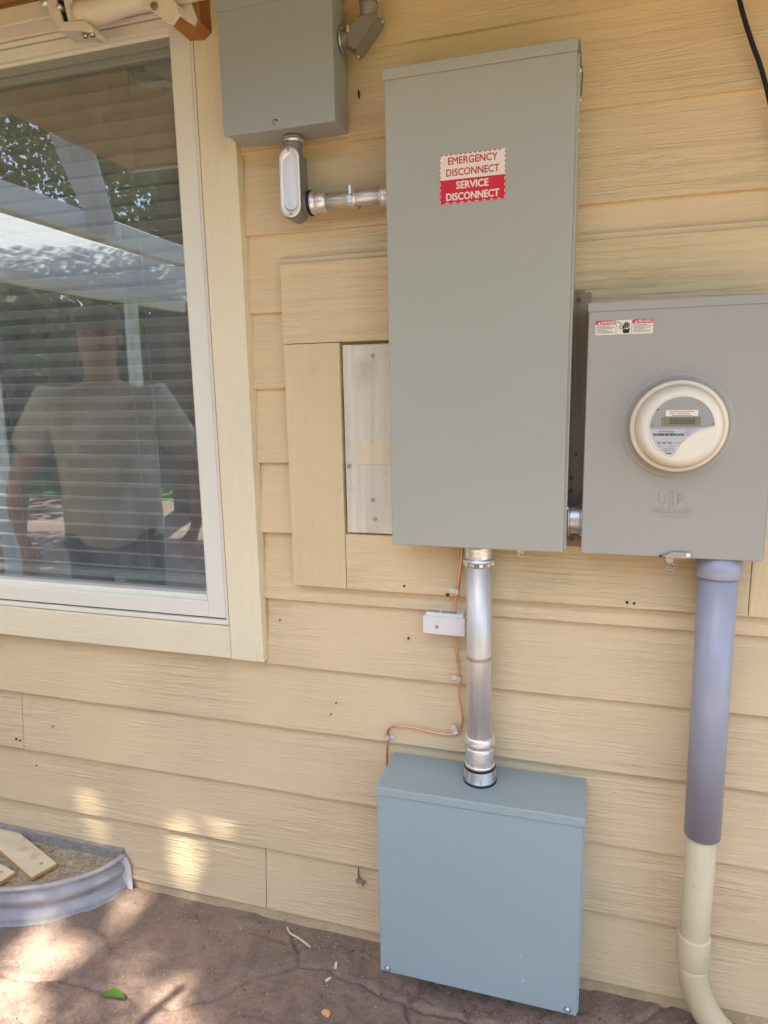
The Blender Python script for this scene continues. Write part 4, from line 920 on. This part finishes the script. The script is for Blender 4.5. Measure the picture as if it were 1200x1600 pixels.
# ================================================================== AWNING HARDWARE
aw = thing('awning_arm', 'white folding awning arm with brackets above the window', 'awning', (-1.05, -0.06, 2.33))
AY = -0.075
m = MB(); m.box(-2.12, -0.875, -0.062, -0.017, 2.352, 2.392, 0.004, 3); m.obj('mounting_bar', 'white_paint', aw)
armp = [(-1.118, -0.095, 2.318), (-1.04, -0.100, 2.322), (-0.96, -0.098, 2.324), (-0.80, -0.085, 2.325)]
m = MB(); m.tube(smooth(armp, 4), 0.02, 20, [0.031 - 0.015 * k / 12 for k in range(13)])
m.obj('arm', 'white_paint', aw)
m = MB(); m.prism_y([(-1.215, 2.400), (-1.172, 2.400), (-1.146, 2.300), (-1.143, 2.286), (-1.157, 2.286), (-1.174, 2.312)], -0.122, -0.116, 0.001); m.obj('bracket_plate', 'white_paint', aw)
m = MB(); m.prism_y([(-1.150, 2.400), (-1.128, 2.400), (-1.112, 2.296), (-1.132, 2.294)], -0.121, -0.100, 0.001); m.obj('bracket_plate', 'white_paint', aw)
m = MB(); m.box(-1.166, -1.140, -0.112, -0.060, 2.300, 2.40, 0.002); m.obj('bracket_gap', 'dark', aw)
m = MB(); m.prism_y([(-1.158, 2.284), (-1.146, 2.300), (-1.086, 2.293), (-1.070, 2.280), (-1.066, 2.271), (-1.076, 2.268), (-1.110, 2.277)], -0.126, -0.070, 0.003); m.obj('knuckle', 'white_paint', aw)
for (x, z, r) in [(-1.188, 2.345, .0085), (-1.150, 2.330, .006), (-1.146, 2.352, .006)]:
    m = MB(); m.lathe((x, -0.120, z), (-0.25, -1, 0), [(-0.01, r), (0.006, r), (0.009, r * 0.7), (0.009, 0)], 16); m.obj('bolt', 'zinc', aw)
for x in (-1.096, -1.078):
    m = MB(); m.lathe((x, -0.116, 2.2735), (0.05, 0, -1), [(0, 0.0068), (0.007, 0.0068), (0.010, 0.005)], 6, False, 6); m.obj('bolt', 'steel_bolt', aw)
m = MB(); m.prism_y([(-0.935, 2.296), (-0.905, 2.310), (-0.868, 2.305), (-0.850, 2.283), (-0.8455, 2.262), (-0.862, 2.247), (-0.876, 2.250), (-0.893, 2.268)], -0.134, -0.128, 0.001); m.obj('bracket_plate', 'white_paint', aw)
m = MB(); m.prism_y([(-0.915, 2.322), (-0.852, 2.322), (-0.838, 2.280), (-0.846, 2.268), (-0.872, 2.285)], -0.076, -0.070, 0.001); m.obj('bracket_plate', 'white_paint', aw)
m = MB(); m.box(-0.905, -0.868, -0.130, -0.072, 2.296, 2.302, 0.001); m.obj('bracket_web', 'white_paint', aw)
m = MB(); m.lathe((-0.902, -0.134, 2.286), (0, -1, 0), [(0, 0.0085), (0.001, 0.0085), (0.0012, 0.0068), (0.006, 0.0068)], 6, False, 6); m.obj('bolt', 'steel_bolt', aw)
wbk = MB(); wbk.prism_y([(-0.905, 2.352), (-0.835, 2.352), (-0.834, 2.276), (-0.853, 2.264), (-0.890, 2.268), (-0.905, 2.282)], -0.069, -0.0195, 0.002)
solo(wbk, 'wood_block', 'raw_wood', 'orange brown wood block wedged behind the right awning bracket', 'wood block')

# ================================================================== WINDOW WELL
ww = thing('window_well', 'corrugated galvanized window well ring against the wall at lower left', 'window well', (-1.78, 0, 0))
WC, WA, WB_ = -1.785, 0.483, 0.255
def well_pt(a, off):
    ca, sa = math.cos(a), math.sin(a)
    ex = lambda v: math.copysign(abs(v) ** 1.0, v)
    return (WC + (WA + off) * ex(ca), -(WB_ + off) * (abs(sa) ** 1.06))
prof = [(0.004, -0.012), (0.004, 0.012), (0.002, 0.022), (-0.010, 0.036), (-0.012, 0.044), (-0.004, 0.056), (0.004, 0.068), (0.003, 0.078), (-0.008, 0.088), (-0.010, 0.096), (-0.002, 0.103), (0.004, 0.108), (0.004, 0.114), (-0.003, 0.117), (-0.010, 0.115)]
m = MB(); rings = []; NA = 72
for k in range(NA + 1):
    a = math.pi * k / NA; rings.append([m.bm.verts.new((*well_pt(a, o_), z_)) for o_, z_ in prof])
for a, c in zip(rings, rings[1:]):
    for k in range(len(prof) - 1):
        f = m.bm.faces.new([a[k], c[k], c[k + 1], a[k + 1]]); f.smooth = True
bmesh.ops.solidify(m.bm, geom=m.bm.faces[:], thickness=0.0016)
m.obj('ring', 'galv', ww)
m = MB(); m.prism_y([(-1.312, -0.01), (-1.279, -0.01), (-1.2775, 0.03), (-1.279, 0.085), (-1.288, 0.106), (-1.312, 0.117)], -0.0075, -0.0055); fl = m.obj('flange', 'galv', ww)
m = MB(); m.lathe((-1.292, -0.003, 0.081), (0, -1, 0), [(0, 0.004), (0.001, 0.004), (0.001, 0)], 6, False, 6); m.lathe((-1.289, -0.003, 0.094), (0, -1, 0), [(0, 0.003), (0.001, 0.003), (0.001, 0)], 8); m.obj('bolt_hole', 'dark', ww)
m = MB(); fp = [(WC + 0.474 * math.cos(math.pi * k / 40), -0.246 * abs(math.sin(math.pi * k / 40)) ** 1.06) for k in range(41)]
NS = 14; vv = [[m.bm.verts.new((x, y * q / NS + 0.005 * (1 - q / NS), 0.094 + random.uniform(-0.003, 0.003))) for q in range(NS + 1)] for x, y in fp[1:-1]]
for a, c in zip(vv, vv[1:]):
    for k in range(NS): m.bm.faces.new([a[k], c[k], c[k + 1], a[k + 1]])
well_fill = m.obj('fill', 'fill', ww)
grit = MB()
for k in range(420):
    a = random.uniform(0.05, math.pi * 0.62); q = math.sqrt(random.random()) * 0.93
    x = WC + 0.46 * math.cos(a) * (1 if random.random() < .5 else q); y = -0.235 * math.sin(a) * q
    s_ = random.uniform(0.0012, 0.0040); grit.box(-s_, s_, -s_ * .7, s_ * .7, -s_ * .4, s_ * .5, 0, 1, Matrix.Translation((x, y, 0.096)) @ Matrix.Rotation(random.uniform(0, 6), 4, 'Z') @ Matrix.Rotation(random.uniform(-.5, .5), 4, 'X'))
g_ = grit.obj('grit', 'grit', ww); g_['kind'] = 'stuff'
# offcut boards lying on the fill
def plank(name, label, end, ang, L, W, T, z, pitch=0.0):
    t = thing(name, label, 'board', (end[0], end[1], z), 'wood offcuts lying in the window well')
    R4 = Matrix.Translation((end[0], end[1], z + T / 2)) @ Matrix.Rotation(ang, 4, 'Z') @ Matrix.Rotation(pitch, 4, 'Y')
    m = MB(); m.box(0, L, -W / 2, W / 2, -T / 2, T / 2 - 0.0012, 0.0008, 1, R4); m.obj('core', 'offcut_edge', t)
    m = MB(); m.box(0.0004, L - 0.0004, -W / 2 + 0.0004, W / 2 - 0.0004, T / 2 - 0.0014, T / 2, 0.0004, 1, R4); m.obj('painted_face', 'offcut', t)
    m = MB(); m.lathe(R4 @ Vector((0.035, -0.008, T / 2)), (0, 0, 1), [(0, 0.006), (0.0006, 0.006), (0.0006, 0)], 10); m.obj('knot', 'offcut_edge', t)
plank('wood_offcut', 'pale painted board offcut lying across the window well', (-1.490, -0.118), math.radians(180 - 20), 0.30, 0.075, 0.0125, 0.0975, math.radians(-1.5))
plank('wood_offcut', 'smaller pale board offcut cut off by the left edge', (-1.575, -0.175), math.radians(180 - 12), 0.20, 0.060, 0.012, 0.0975, math.radians(-1.0))

# ================================================================== SMALL THINGS ON THE PATIO
lf = MB(); base = Vector((-1.088, -0.342, 0.004)); n = 9
ra = []; rb = []; rc = []
for k in range(n + 1):
    t = k / n; x = -0.034 + 0.068 * t; w_ = 0.015 * math.sin(math.pi * min(1, t * 1.02)) ** 0.7 + 0.0005; zz = 0.006 * math.sin(math.pi * t)
    ra.append(lf.bm.verts.new(base + Vector((x, w_ * 0.95 + 0.012 * t - .006, zz + 0.010 * (w_ / 0.015)))))
    rb.append(lf.bm.verts.new(base + Vector((x, 0.012 * t - .006, zz))))
    rc.append(lf.bm.verts.new(base + Vector((x, -w_ * 0.55 + 0.012 * t - .006, zz + 0.009 * (w_ / 0.015)))))
for k in range(n):
    for p, q in ((ra, rb), (rb, rc)):
        f = lf.bm.faces.new([p[k], p[k + 1], q[k + 1], q[k]]); f.smooth = True
bmesh.ops.solidify(lf.bm, geom=lf.bm.faces[:], thickness=0.0005)
solo(lf, 'leaf', 'leaf_fallen', 'single folded green leaf lying on the brown patio', 'leaf')
solo(MB().tube(smooth([(-0.761, -0.018, 0.006), (-0.745, -0.034, 0.004), (-0.710, -0.045, 0.003), (-0.672, -0.064, 0.004)]), 0.0028, 8, None), 'twig', 'straw', 'pale bent twig on the patio close to the wall', 'twig')
def chipf(x, y, l, w, ang, label, mat='chip'):
    m = MB(); m.bm.free(); m = MB()
    R4 = Matrix.Translation((x, y, 0.004)) @ Matrix.Rotation(ang, 4, 'Z') @ Matrix.Rotation(0.12, 4, 'X')
    vs = [(-l, -w * .7), (-l * .4, -w), (l, -w * .8), (l * .8, w * .6), (l * .1, w), (-l * .9, w * .5)]
    a = [m.bm.verts.new(R4 @ Vector((p, q, -0.001))) for p, q in vs]; c = [m.bm.verts.new(R4 @ Vector((p, q, 0.0016))) for p, q in vs]
    m.bm.faces.new(a[::-1]); m.bm.faces.new(c)
    for k in range(6): m.bm.faces.new([a[k], a[(k + 1) % 6], c[(k + 1) % 6], c[k]])
    return solo(m, 'wood_chip', mat, label, 'wood chip', 'wood chips on the patio')
chipf(-0.558, -0.236, 0.012, 0.008, -0.4, 'tan squarish wood chip nearest the bottom edge of the photo')
chipf(-0.585, -0.100, 0.004, 0.011, 0.2, 'upright pale splinter chip closest to the wall', 'straw')
chipf(-0.588, -0.146, 0.004, 0.009, -0.7, 'slim pale chip between the splinter and the squarish chip', 'straw')
dbr = MB()
for k in range(520):
    if random.random() < 0.6: x = random.uniform(-1.28, 0.45); y = -abs(random.gauss(0, 0.05)) - 0.004
    else: x = random.uniform(-1.5, 0.2); y = random.uniform(-0.5, -0.02)
    if x < -1.25 and y > -0.28: continue
    s_ = random.choice((0.0007, 0.0009, 0.0012, 0.0016, 0.0022)); dbr.box(-s_, s_, -s_ * .7, s_ * .7, -s_ * .5, s_ * .5, 0, 1, Matrix.Translation((x, y, 0.0005)) @ Matrix.Rotation(random.uniform(0, 6), 4, 'Z') @ Matrix.Rotation(random.uniform(-.5, .5), 4, 'X'))
tag(dbr.obj('patio_grit', 'grit'), 'scattered pale grit and crumbs along the foot of the wall', 'grit', None, 'stuff')
dbr = MB()
for k in range(160):
    x = random.uniform(-1.25, 0.45); y = -abs(random.gauss(0, 0.08)) - 0.004
    s_ = random.choice((0.0010, 0.0014, 0.0022)); dbr.box(-s_ * 1.8, s_ * 1.8, -s_ * .6, s_ * .6, -s_ * .4, s_ * .4, 0, 1, Matrix.Translation((x, y, 0.0005)) @ Matrix.Rotation(random.uniform(0, 6), 4, 'Z'))
tag(dbr.obj('soil_crumbs', 'bark'), 'dark soil crumbs scattered near the wall foot', 'soil', None, 'stuff')

# ================================================================== WHAT THE WINDOW REFLECTS
pc = thing('patio_cover', 'white ribbed patio cover on posts mirrored in the window glass', 'patio cover', (-3.7, -3.2, 0))
for k in range(9):
    xa = -4.55 + k * 0.183
    m = MB()
    m.quad([(xa, -5.6, 2.520), (xa, -0.45, 2.520), (xa + 0.06, -0.45, 2.520), (xa + 0.06, -5.6, 2.520)]); m.quad([(xa + 0.06, -5.6, 2.520), (xa + 0.06, -0.45, 2.520), (xa + 0.09, -0.45, 2.545), (xa + 0.09, -5.6, 2.545)])
    m.quad([(xa + 0.09, -5.6, 2.545), (xa + 0.09, -0.45, 2.545), (xa + 0.153, -0.45, 2.545), (xa + 0.153, -5.6, 2.545)]); m.quad([(xa + 0.153, -5.6, 2.545), (xa + 0.153, -0.45, 2.545), (xa + 0.183, -0.45, 2.520), (xa + 0.183, -5.6, 2.520)])
    bmesh.ops.remove_doubles(m.bm, verts=m.bm.verts, dist=0.0001); m.obj('roof_panel', 'patio_panel', pc)
for x in (-2.90, -4.60):
    m = MB(); m.box(x - 0.035, x + 0.035, -5.65, -0.42, 2.42, 2.56, 0.004, 1); m.obj('beam', 'patio_white', pc)
for (x, y) in [(-4.60, -2.80), (-4.60, -4.65), (-2.90, -5.6)]:
    m = MB(); m.box(x - 0.05, x + 0.05, y - 0.05, y + 0.05, -0.02, 2.43, 0.004, 1); m.obj('post', 'patio_white', pc)
A_ = Vector((-1.72, -0.46, 2.45)); B_ = Vector((-2.86, -2.10, 2.48)); dd_ = (B_ - A_).normalized(); sd = dd_.cross(Vector((0, 0, 1))).normalized()
m = MB()
for off, h in ((-0.045, 0.030), (0.0, 0.022), (0.045, 0.030)):
    L = (B_ - A_).length; R4 = Matrix((dd_, sd, dd_.cross(sd))).transposed().to_4x4(); R4.translation = A_ + sd * off
    m.box(0, L, -0.021, 0.021, -h, h, 0.004, 1, R4)
m.obj('brace', 'patio_panel', pc)

gp = thing('garden_pole', 'slim white pole whose thin straight shadow crosses the sunny patio patch', 'pole', (-1.29, -1.36, 0))
m = MB(); m.lathe((-1.29, -1.36, -0.01), (0, 0, 1), [(0, 0.012), (2.20, 0.012), (2.215, 0.008)], 14); m.obj('shaft', 'white_paint', gp)
m = MB(); m.lathe((-1.29, -1.36, -0.004), (0, 0, 1), [(0, 0.06), (0.008, 0.06), (0.012, 0.02), (0.05, 0.016), (0.05, 0.012)], 20); m.obj('base_plate', 'white_paint', gp)

# ---- person mirrored in the glass
def skin_mesh(verts, edges, radii, name, mat, root=0, sub=2):
    me = bpy.data.meshes.new(name); me.from_pydata(verts, edges, [])
    ob = bpy.data.objects.new('tmp_skin', me); COL.objects.link(ob)
    ob.modifiers.new('skin', 'SKIN')
    if not me.skin_vertices: 
        bpy.context.view_layer.objects.active = ob
        bpy.ops.mesh.customdata_skin_add()
    for i, r in enumerate(radii):
        me.skin_vertices[0].data[i].radius = (r, r) if not isinstance(r, tuple) else r
        me.skin_vertices[0].data[i].use_root = (i == root)
    s_ = ob.modifiers.new('sub', 'SUBSURF'); s_.levels = sub; s_.render_levels = sub
    dg = bpy.context.evaluated_depsgraph_get()
    out = bpy.data.meshes.new_from_object(ob.evaluated_get(dg)); bpy.data.objects.remove(ob)
    out.materials.clear(); out.materials.append(M[mat])
    for p in out.polygons: p.use_smooth = True
    return out
PX, PYY = -2.02, -0.92
pp = thing('person', 'person in grey t-shirt standing with arms down, mirrored in the window', 'person', (PX, PYY, 0))
pp.rotation_euler = (0, 0, math.radians(-30))               # faces the wall and the boxes
J = [(0, 0, .98), (0, .01, 1.12), (0, .02, 1.28), (0, .02, 1.42), (0, .01, 1.53), (0, .03, 1.60), (0, .045, 1.68), (0, .03, 1.77), (0, .02, 1.82)]
Rr = [(.17, .12), (.165, .12), (.185, .125), (.175, .11), (.075, .07), (.070, .080), (.084, .098), (.092, .108), (.07, .08)]
Ed = [(i, i + 1) for i in range(8)]
def add(p, r, par):
    J.append(p); Rr.append(r); Ed.append((par, len(J) - 1)); return len(J) - 1
for s_ in (-1, 1):
    a = add((s_ * .20, .015, 1.455), .070, 3); a = add((s_ * .285, .0, 1.31), .058, a); a = add((s_ * .365, .0, 1.16), .050, a)
    a = add((s_ * .375, .06, 1.02), .046, a); a = add((s_ * .355, .12, .91), (.028, .024), a); pal = add((s_ * .325, .15, .845), (.038, .020), a)
    for q, (fx, ln) in enumerate([(-.026, .070), (-.009, .080), (.009, .076), (.026, .060)]):
        b1 = add((s_ * .325 + fx * .9, .158, .845 - .045), .0095, pal); add((s_ * .325 + fx, .150, .845 - .045 - ln * .8), .0085, b1)
    th = add((s_ * .290, .165, .850), .011, pal); add((s_ * .278, .180, .815), .009, th)
    a = add((s_ * .10, .0, .90), .098, 0); a = add((s_ * .115, .015, .52), .064, a); a = add((s_ * .12, -.01, .30), .058, a); a = add((s_ * .12, -.015, .09), .042, a); add((s_ * .13, .13, .045), (.04, .032), a)
body = mobj('body', skin_mesh(J, Ed, Rr, 'body', 'skin'), pp)
sj = [(0, 0, .80), (0, .0, .90), (0, .01, 1.10), (0, .02, 1.28), (0, .02, 1.42), (0, .01, 1.50), (0, .01, 1.545)]; sr = [(.235, .175), (.235, .175), (.225, .170), (.235, .168), (.205, .140), (.11, .095), (.075, .07)]; se = [(i, i + 1) for i in range(6)]
for s_ in (-1, 1):
    k0 = len(sj); sj += [(s_ * .215, .015, 1.455), (s_ * .282, .005, 1.33), (s_ * .325, .003, 1.235)]; sr += [.098, .090, .092]; se += [(4, k0), (k0, k0 + 1), (k0 + 1, k0 + 2)]
mobj('tshirt', skin_mesh(sj, se, sr, 'tshirt', 'shirt'), pp)
tj = [(0, 0, .86)]; trr = [(.15, .13)]; te = []
for s_ in (-1, 1):
    k0 = len(tj); tj += [(s_ * .105, .0, .80), (s_ * .118, .012, .52), (s_ * .12, -.008, .30), (s_ * .122, -.01, .08)]; trr += [.115, .085, .078, .072]; te += [(0, k0), (k0, k0 + 1), (k0 + 1, k0 + 2), (k0 + 2, k0 + 3)]
mobj('trousers', skin_mesh(tj, te, trr, 'trousers', 'trousers'), pp)
hm = MB(); hm.lathe((0, 0, 1.762), (0, 0.10, 1), [(0, 0.096), (0.004, 0.104), (0.03, 0.106), (0.06, 0.096), (0.085, 0.072), (0.100, 0.040), (0.106, 0)], 28)
bmesh.ops.scale(hm.bm, vec=(1, 1.18, 1), verts=hm.bm.verts); bmesh.ops.translate(hm.bm, vec=(0, 0.018, 0), verts=hm.bm.verts)
hm.lathe((0, -0.035, 1.68), (0, 0.1, 1), [(0, 0.070), (0.03, 0.088), (0.08, 0.096), (0.10, 0.09)], 24)
mobj('hair', hm.mesh('hair', 'hair'), pp)
for s_ in (-1, 1):
    mobj('boot', skin_mesh([(s_ * .122, -.03, .05), (s_ * .122, -.015, .12), (s_ * .128, .08, .045), (s_ * .132, .16, .035)], [(1, 0), (0, 2), (2, 3)], [.05, .05, .048, .038], 'boot', 'shoe'), pp)
fm = MB()
fm.bm.free(); fm = MB(); fm.lathe((0, .128, 1.715), (0, 1, -0.5), [(0, .017), (.016, .012), (.022, .004)], 10)
for s_ in (-1, 1): fm.lathe((s_ * .088, .03, 1.715), (s_, 0, 0), [(-.01, .022), (.006, .026), (.012, .018), (.012, 0)], 12)
mobj('nose_and_ears', fm.mesh('nose_and_ears', 'skin'), body)
fm = MB()
for s_ in (-1, 1): fm.lathe((s_ * .032, .117, 1.738), (s_ * .2, 1, 0), [(0, .011), (.006, .007), (.007, 0)], 10)
fm.box(-.022, .022, .112, .1265, 1.664, 1.670, .002); mobj('eyes_and_mouth', fm.mesh('eyes_and_mouth', 'hair'), body)

# ---- trees
def leaf_cloud(name, pts, size, mat, parent, seed=0):
    r = np.random.default_rng(seed); N = len(pts)
    d = r.normal(size=(N, 3)); d /= np.linalg.norm(d, axis=1)[:, None]
    e = r.normal(size=(N, 3)); e -= (e * d).sum(1)[:, None] * d; e /= np.linalg.norm(e, axis=1)[:, None]
    nrm = np.cross(d, e); L = size * r.uniform(0.7, 1.3, N)[:, None]
    P = np.asarray(pts)
    v = np.stack([P - d * L * 0.5, P - d * L * 0.05 + e * L * 0.27 + nrm * L * 0.05, P + d * L * 0.5, P - d * L * 0.05 - e * L * 0.27 + nrm * L * 0.05], 1).reshape(-1, 3)
    f = np.arange(N * 4).reshape(N, 4)
    me = bpy.data.meshes.new(name); me.from_pydata(v.tolist(), [], f.tolist()); me.materials.append(M[mat])
    return mobj(name, me, parent)

# sun gaps in the crown of the shade tree: where sun patches fall in the photo (point on wall or ground, radius)
GAPS = [((-1.26, -0.03, 0), .045), ((-1.245, -0.09, 0), .05), ((-1.235, -0.16, 0), .04),
        ((-1.43, -0.22, 0), .07), ((-1.40, -0.30, 0), .085), ((-1.335, -0.24, 0), .05), ((-1.31, -0.30, 0), .04), ((-1.27, -0.25, 0), .045),
        ((-1.37, -0.40, 0), .09), ((-1.27, -0.45, 0), .08), ((-1.45, -0.48, 0), .10), ((-1.2, -0.50, 0), .05),
        ((-1.15, -0.20, 0), .045), ((-1.10, -0.14, 0), .030), ((-1.12, -0.26, 0), .035), ((-1.06, -0.31, 0), .04), ((-1.13, -0.40, 0), .035),
        ((-0.985, -0.27, 0), .048), ((-0.955, -0.33, 0), .052), ((-0.91, -0.38, 0), .045), ((-0.835, -0.27, 0), .028), ((-1.02, -0.42, 0), .05),
        ((-1.02, -0.17, 0), .03), ((-1.18, -0.33, 0), .035), ((-0.90, -0.25, 0), .03), ((-0.86, -0.36, 0), .04), ((-1.06, -0.22, 0), .03), ((-0.78, -0.33, 0), .025), ((-0.97, -0.10, 0), .018),
        ((-1.43, 0, 0.31), .030), ((-1.42, 0, 0.25), .040), ((-1.425, 0, 0.19), .028), ((-1.49, 0, 0.19), .016),
        ((-0.965, 0, 0.42), .026), ((-0.972, 0, 0.37), .030), ((-0.950, 0, 0.32), .024), ((-0.99, 0, 0.29), .016), ((-0.81, 0, 0.36), .012),
        ((-1.08, 0, 0.19), .042), ((-1.095, 0, 0.135), .046), ((-1.11, 0, 0.08), .028), ((-1.02, 0, .22), .018), ((-1.145, 0, .16), .018)]
tr = thing('shade_tree', 'leafy shade tree beyond the patio, seen only mirrored in the glass', 'tree', (-4.9, -6.0, 0))
CC = np.array([-1.55, -4.75, 9.0])
N = 62000
r_ = np.random.default_rng(5)
q = r_.normal(size=(N, 3)); q /= np.linalg.norm(q, axis=1)[:, None]; q *= r_.random(N)[:, None] ** (1 / 2.6)
P = CC + q * np.array([2.7, 0.95, 0.9])
keep = np.ones(N, bool); S = np.array(SUN_DIR)
for (g, rad) in GAPS:
    w_ = P - np.array(g); t_ = w_ @ S; dist = np.linalg.norm(w_ - t_[:, None] * S, axis=1)
    keep &= dist > (rad * 0.75 + 0.015 if g[2] > 0 else rad * 0.74 + 0.012)
P = P[keep]
leaf_cloud('crown', P - np.array([-4.9, -6.0, 0]), 0.105, 'leaf', tr, 3)
def limb(pts, r0, r1):
    n_ = len(pts); s_ = smooth(pts, 5); m = MB(); m.tube(s_, r0, 10, [r0 + (r1 - r0) * k / (len(s_) - 1) for k in range(len(s_))]); return m
limb([(-4.9, -6.0, -0.05), (-4.85, -5.9, 1.5), (-4.7, -5.7, 4.0), (-4.3, -5.5, 6.6)], 0.22, 0.12).obj('trunk', 'bark', tr)
for pts in [[(-4.3, -5.5, 6.6), (-3.4, -5.5, 8.6), (-2.2, -5.6, 9.6), (-0.4, -5.5, 10.0)], [(-4.3, -5.5, 6.6), (-3.2, -5.6, 8.0), (-2.0, -5.8, 8.8), (0.2, -5.8, 9.2)], [(-4.7, -5.7, 4.0), (-4.7, -5.2, 4.9), (-4.8, -5.1, 5.8)]]:
    limb(pts, 0.09, 0.02).obj('limb', 'bark', tr)
cr2 = []
for k in range(26000):
    v = r_.normal(size=3); v /= np.linalg.norm(v); v *= r_.random() ** 0.4; cr2.append(v * np.array([3.0, 1.5, 1.7]) + np.array([-0.6, 0.6, 5.2]))
leaf_cloud('crown', np.array(cr2), 0.085, 'leaf', tr, 8)

for (x, y, h, rw, lab, nl) in [(-9.5, -7.5, 6.5, 2.6, 'dark green tree left beyond the patio cover, mirrored in the glass', 3000), (-7.5, -11.5, 8.0, 3.2, 'tall green tree behind the lawn, mirrored in the glass', 3400), (-13.0, -4.0, 7.0, 3.0, 'broad green tree far left, mirrored in the glass', 3000), (-3.0, -13.5, 7.0, 3.0, 'green tree at the far end of the lawn, mirrored in the glass', 3000), (3.5, -14, 7.5, 3.2, 'green tree behind the photographer beyond the lawn', 2600)]:
    t = thing('garden_tree', lab, 'tree', (x, y, 0), 'trees beyond the lawn')
    limb([(x, y, -0.05), (x + .1, y, h * .3), (x, y + .1, h * .7)], 0.17, 0.06).obj('trunk', 'bark', t)
    for q_ in range(4):
        a = q_ * 1.6 + x; limb([(x + .08, y, h * .3), (x + math.cos(a) * rw * .4, y + math.sin(a) * rw * .4, h * .5), (x + math.cos(a) * rw * .75, y + math.sin(a) * rw * .75, h * .62)], 0.06, 0.02).obj('limb', 'bark', t)
    cc = []
    cl_ = [(r_.normal(size=3) * np.array([rw * .45, rw * .45, h * .17]) + np.array([0, 0, h * .55]), r_.uniform(.5, 1.0) * rw * .45) for _ in range(22)]
    for k in range(nl):
        c0, rr_ = cl_[k % 22]; v = r_.normal(size=3); v /= np.linalg.norm(v); cc.append(c0 + v * rr_ * r_.random() ** .35)
    cc = np.array(cc); cc[:, 2] = np.maximum(cc[:, 2], 0.5)
    leaf_cloud('crown', cc, 0.34, 'leaf_far', t, int(abs(x * 10)))

hg = thing('hedge', 'dark green clipped hedge along the far side of the lawn, mirrored in the glass', 'hedge', (-6, -10, 0))
hp = np.concatenate([np.stack([r_.uniform(-12, 12, 5200), -0.5 + r_.normal(size=5200) * 0.35, r_.random(5200) ** .8 * 3.6], 1), np.stack([-12 + r_.normal(size=2600) * .35, r_.uniform(-1, 10, 2600), r_.random(2600) ** .8 * 3.6], 1)])
leaf_cloud('foliage', hp, 0.24, 'leaf_far', hg, 77)
mm = MB(); mm.box(-17.8, 6, -10.7, -10.3, -0.03, 3.0); mm.box(-18.2, -17.8, -10.7, 0, -0.03, 3.0); mm.obj('branches', 'bark', hg)

# tidy helper property
for o in bpy.data.objects:
    if '_o' in o: del o['_o']
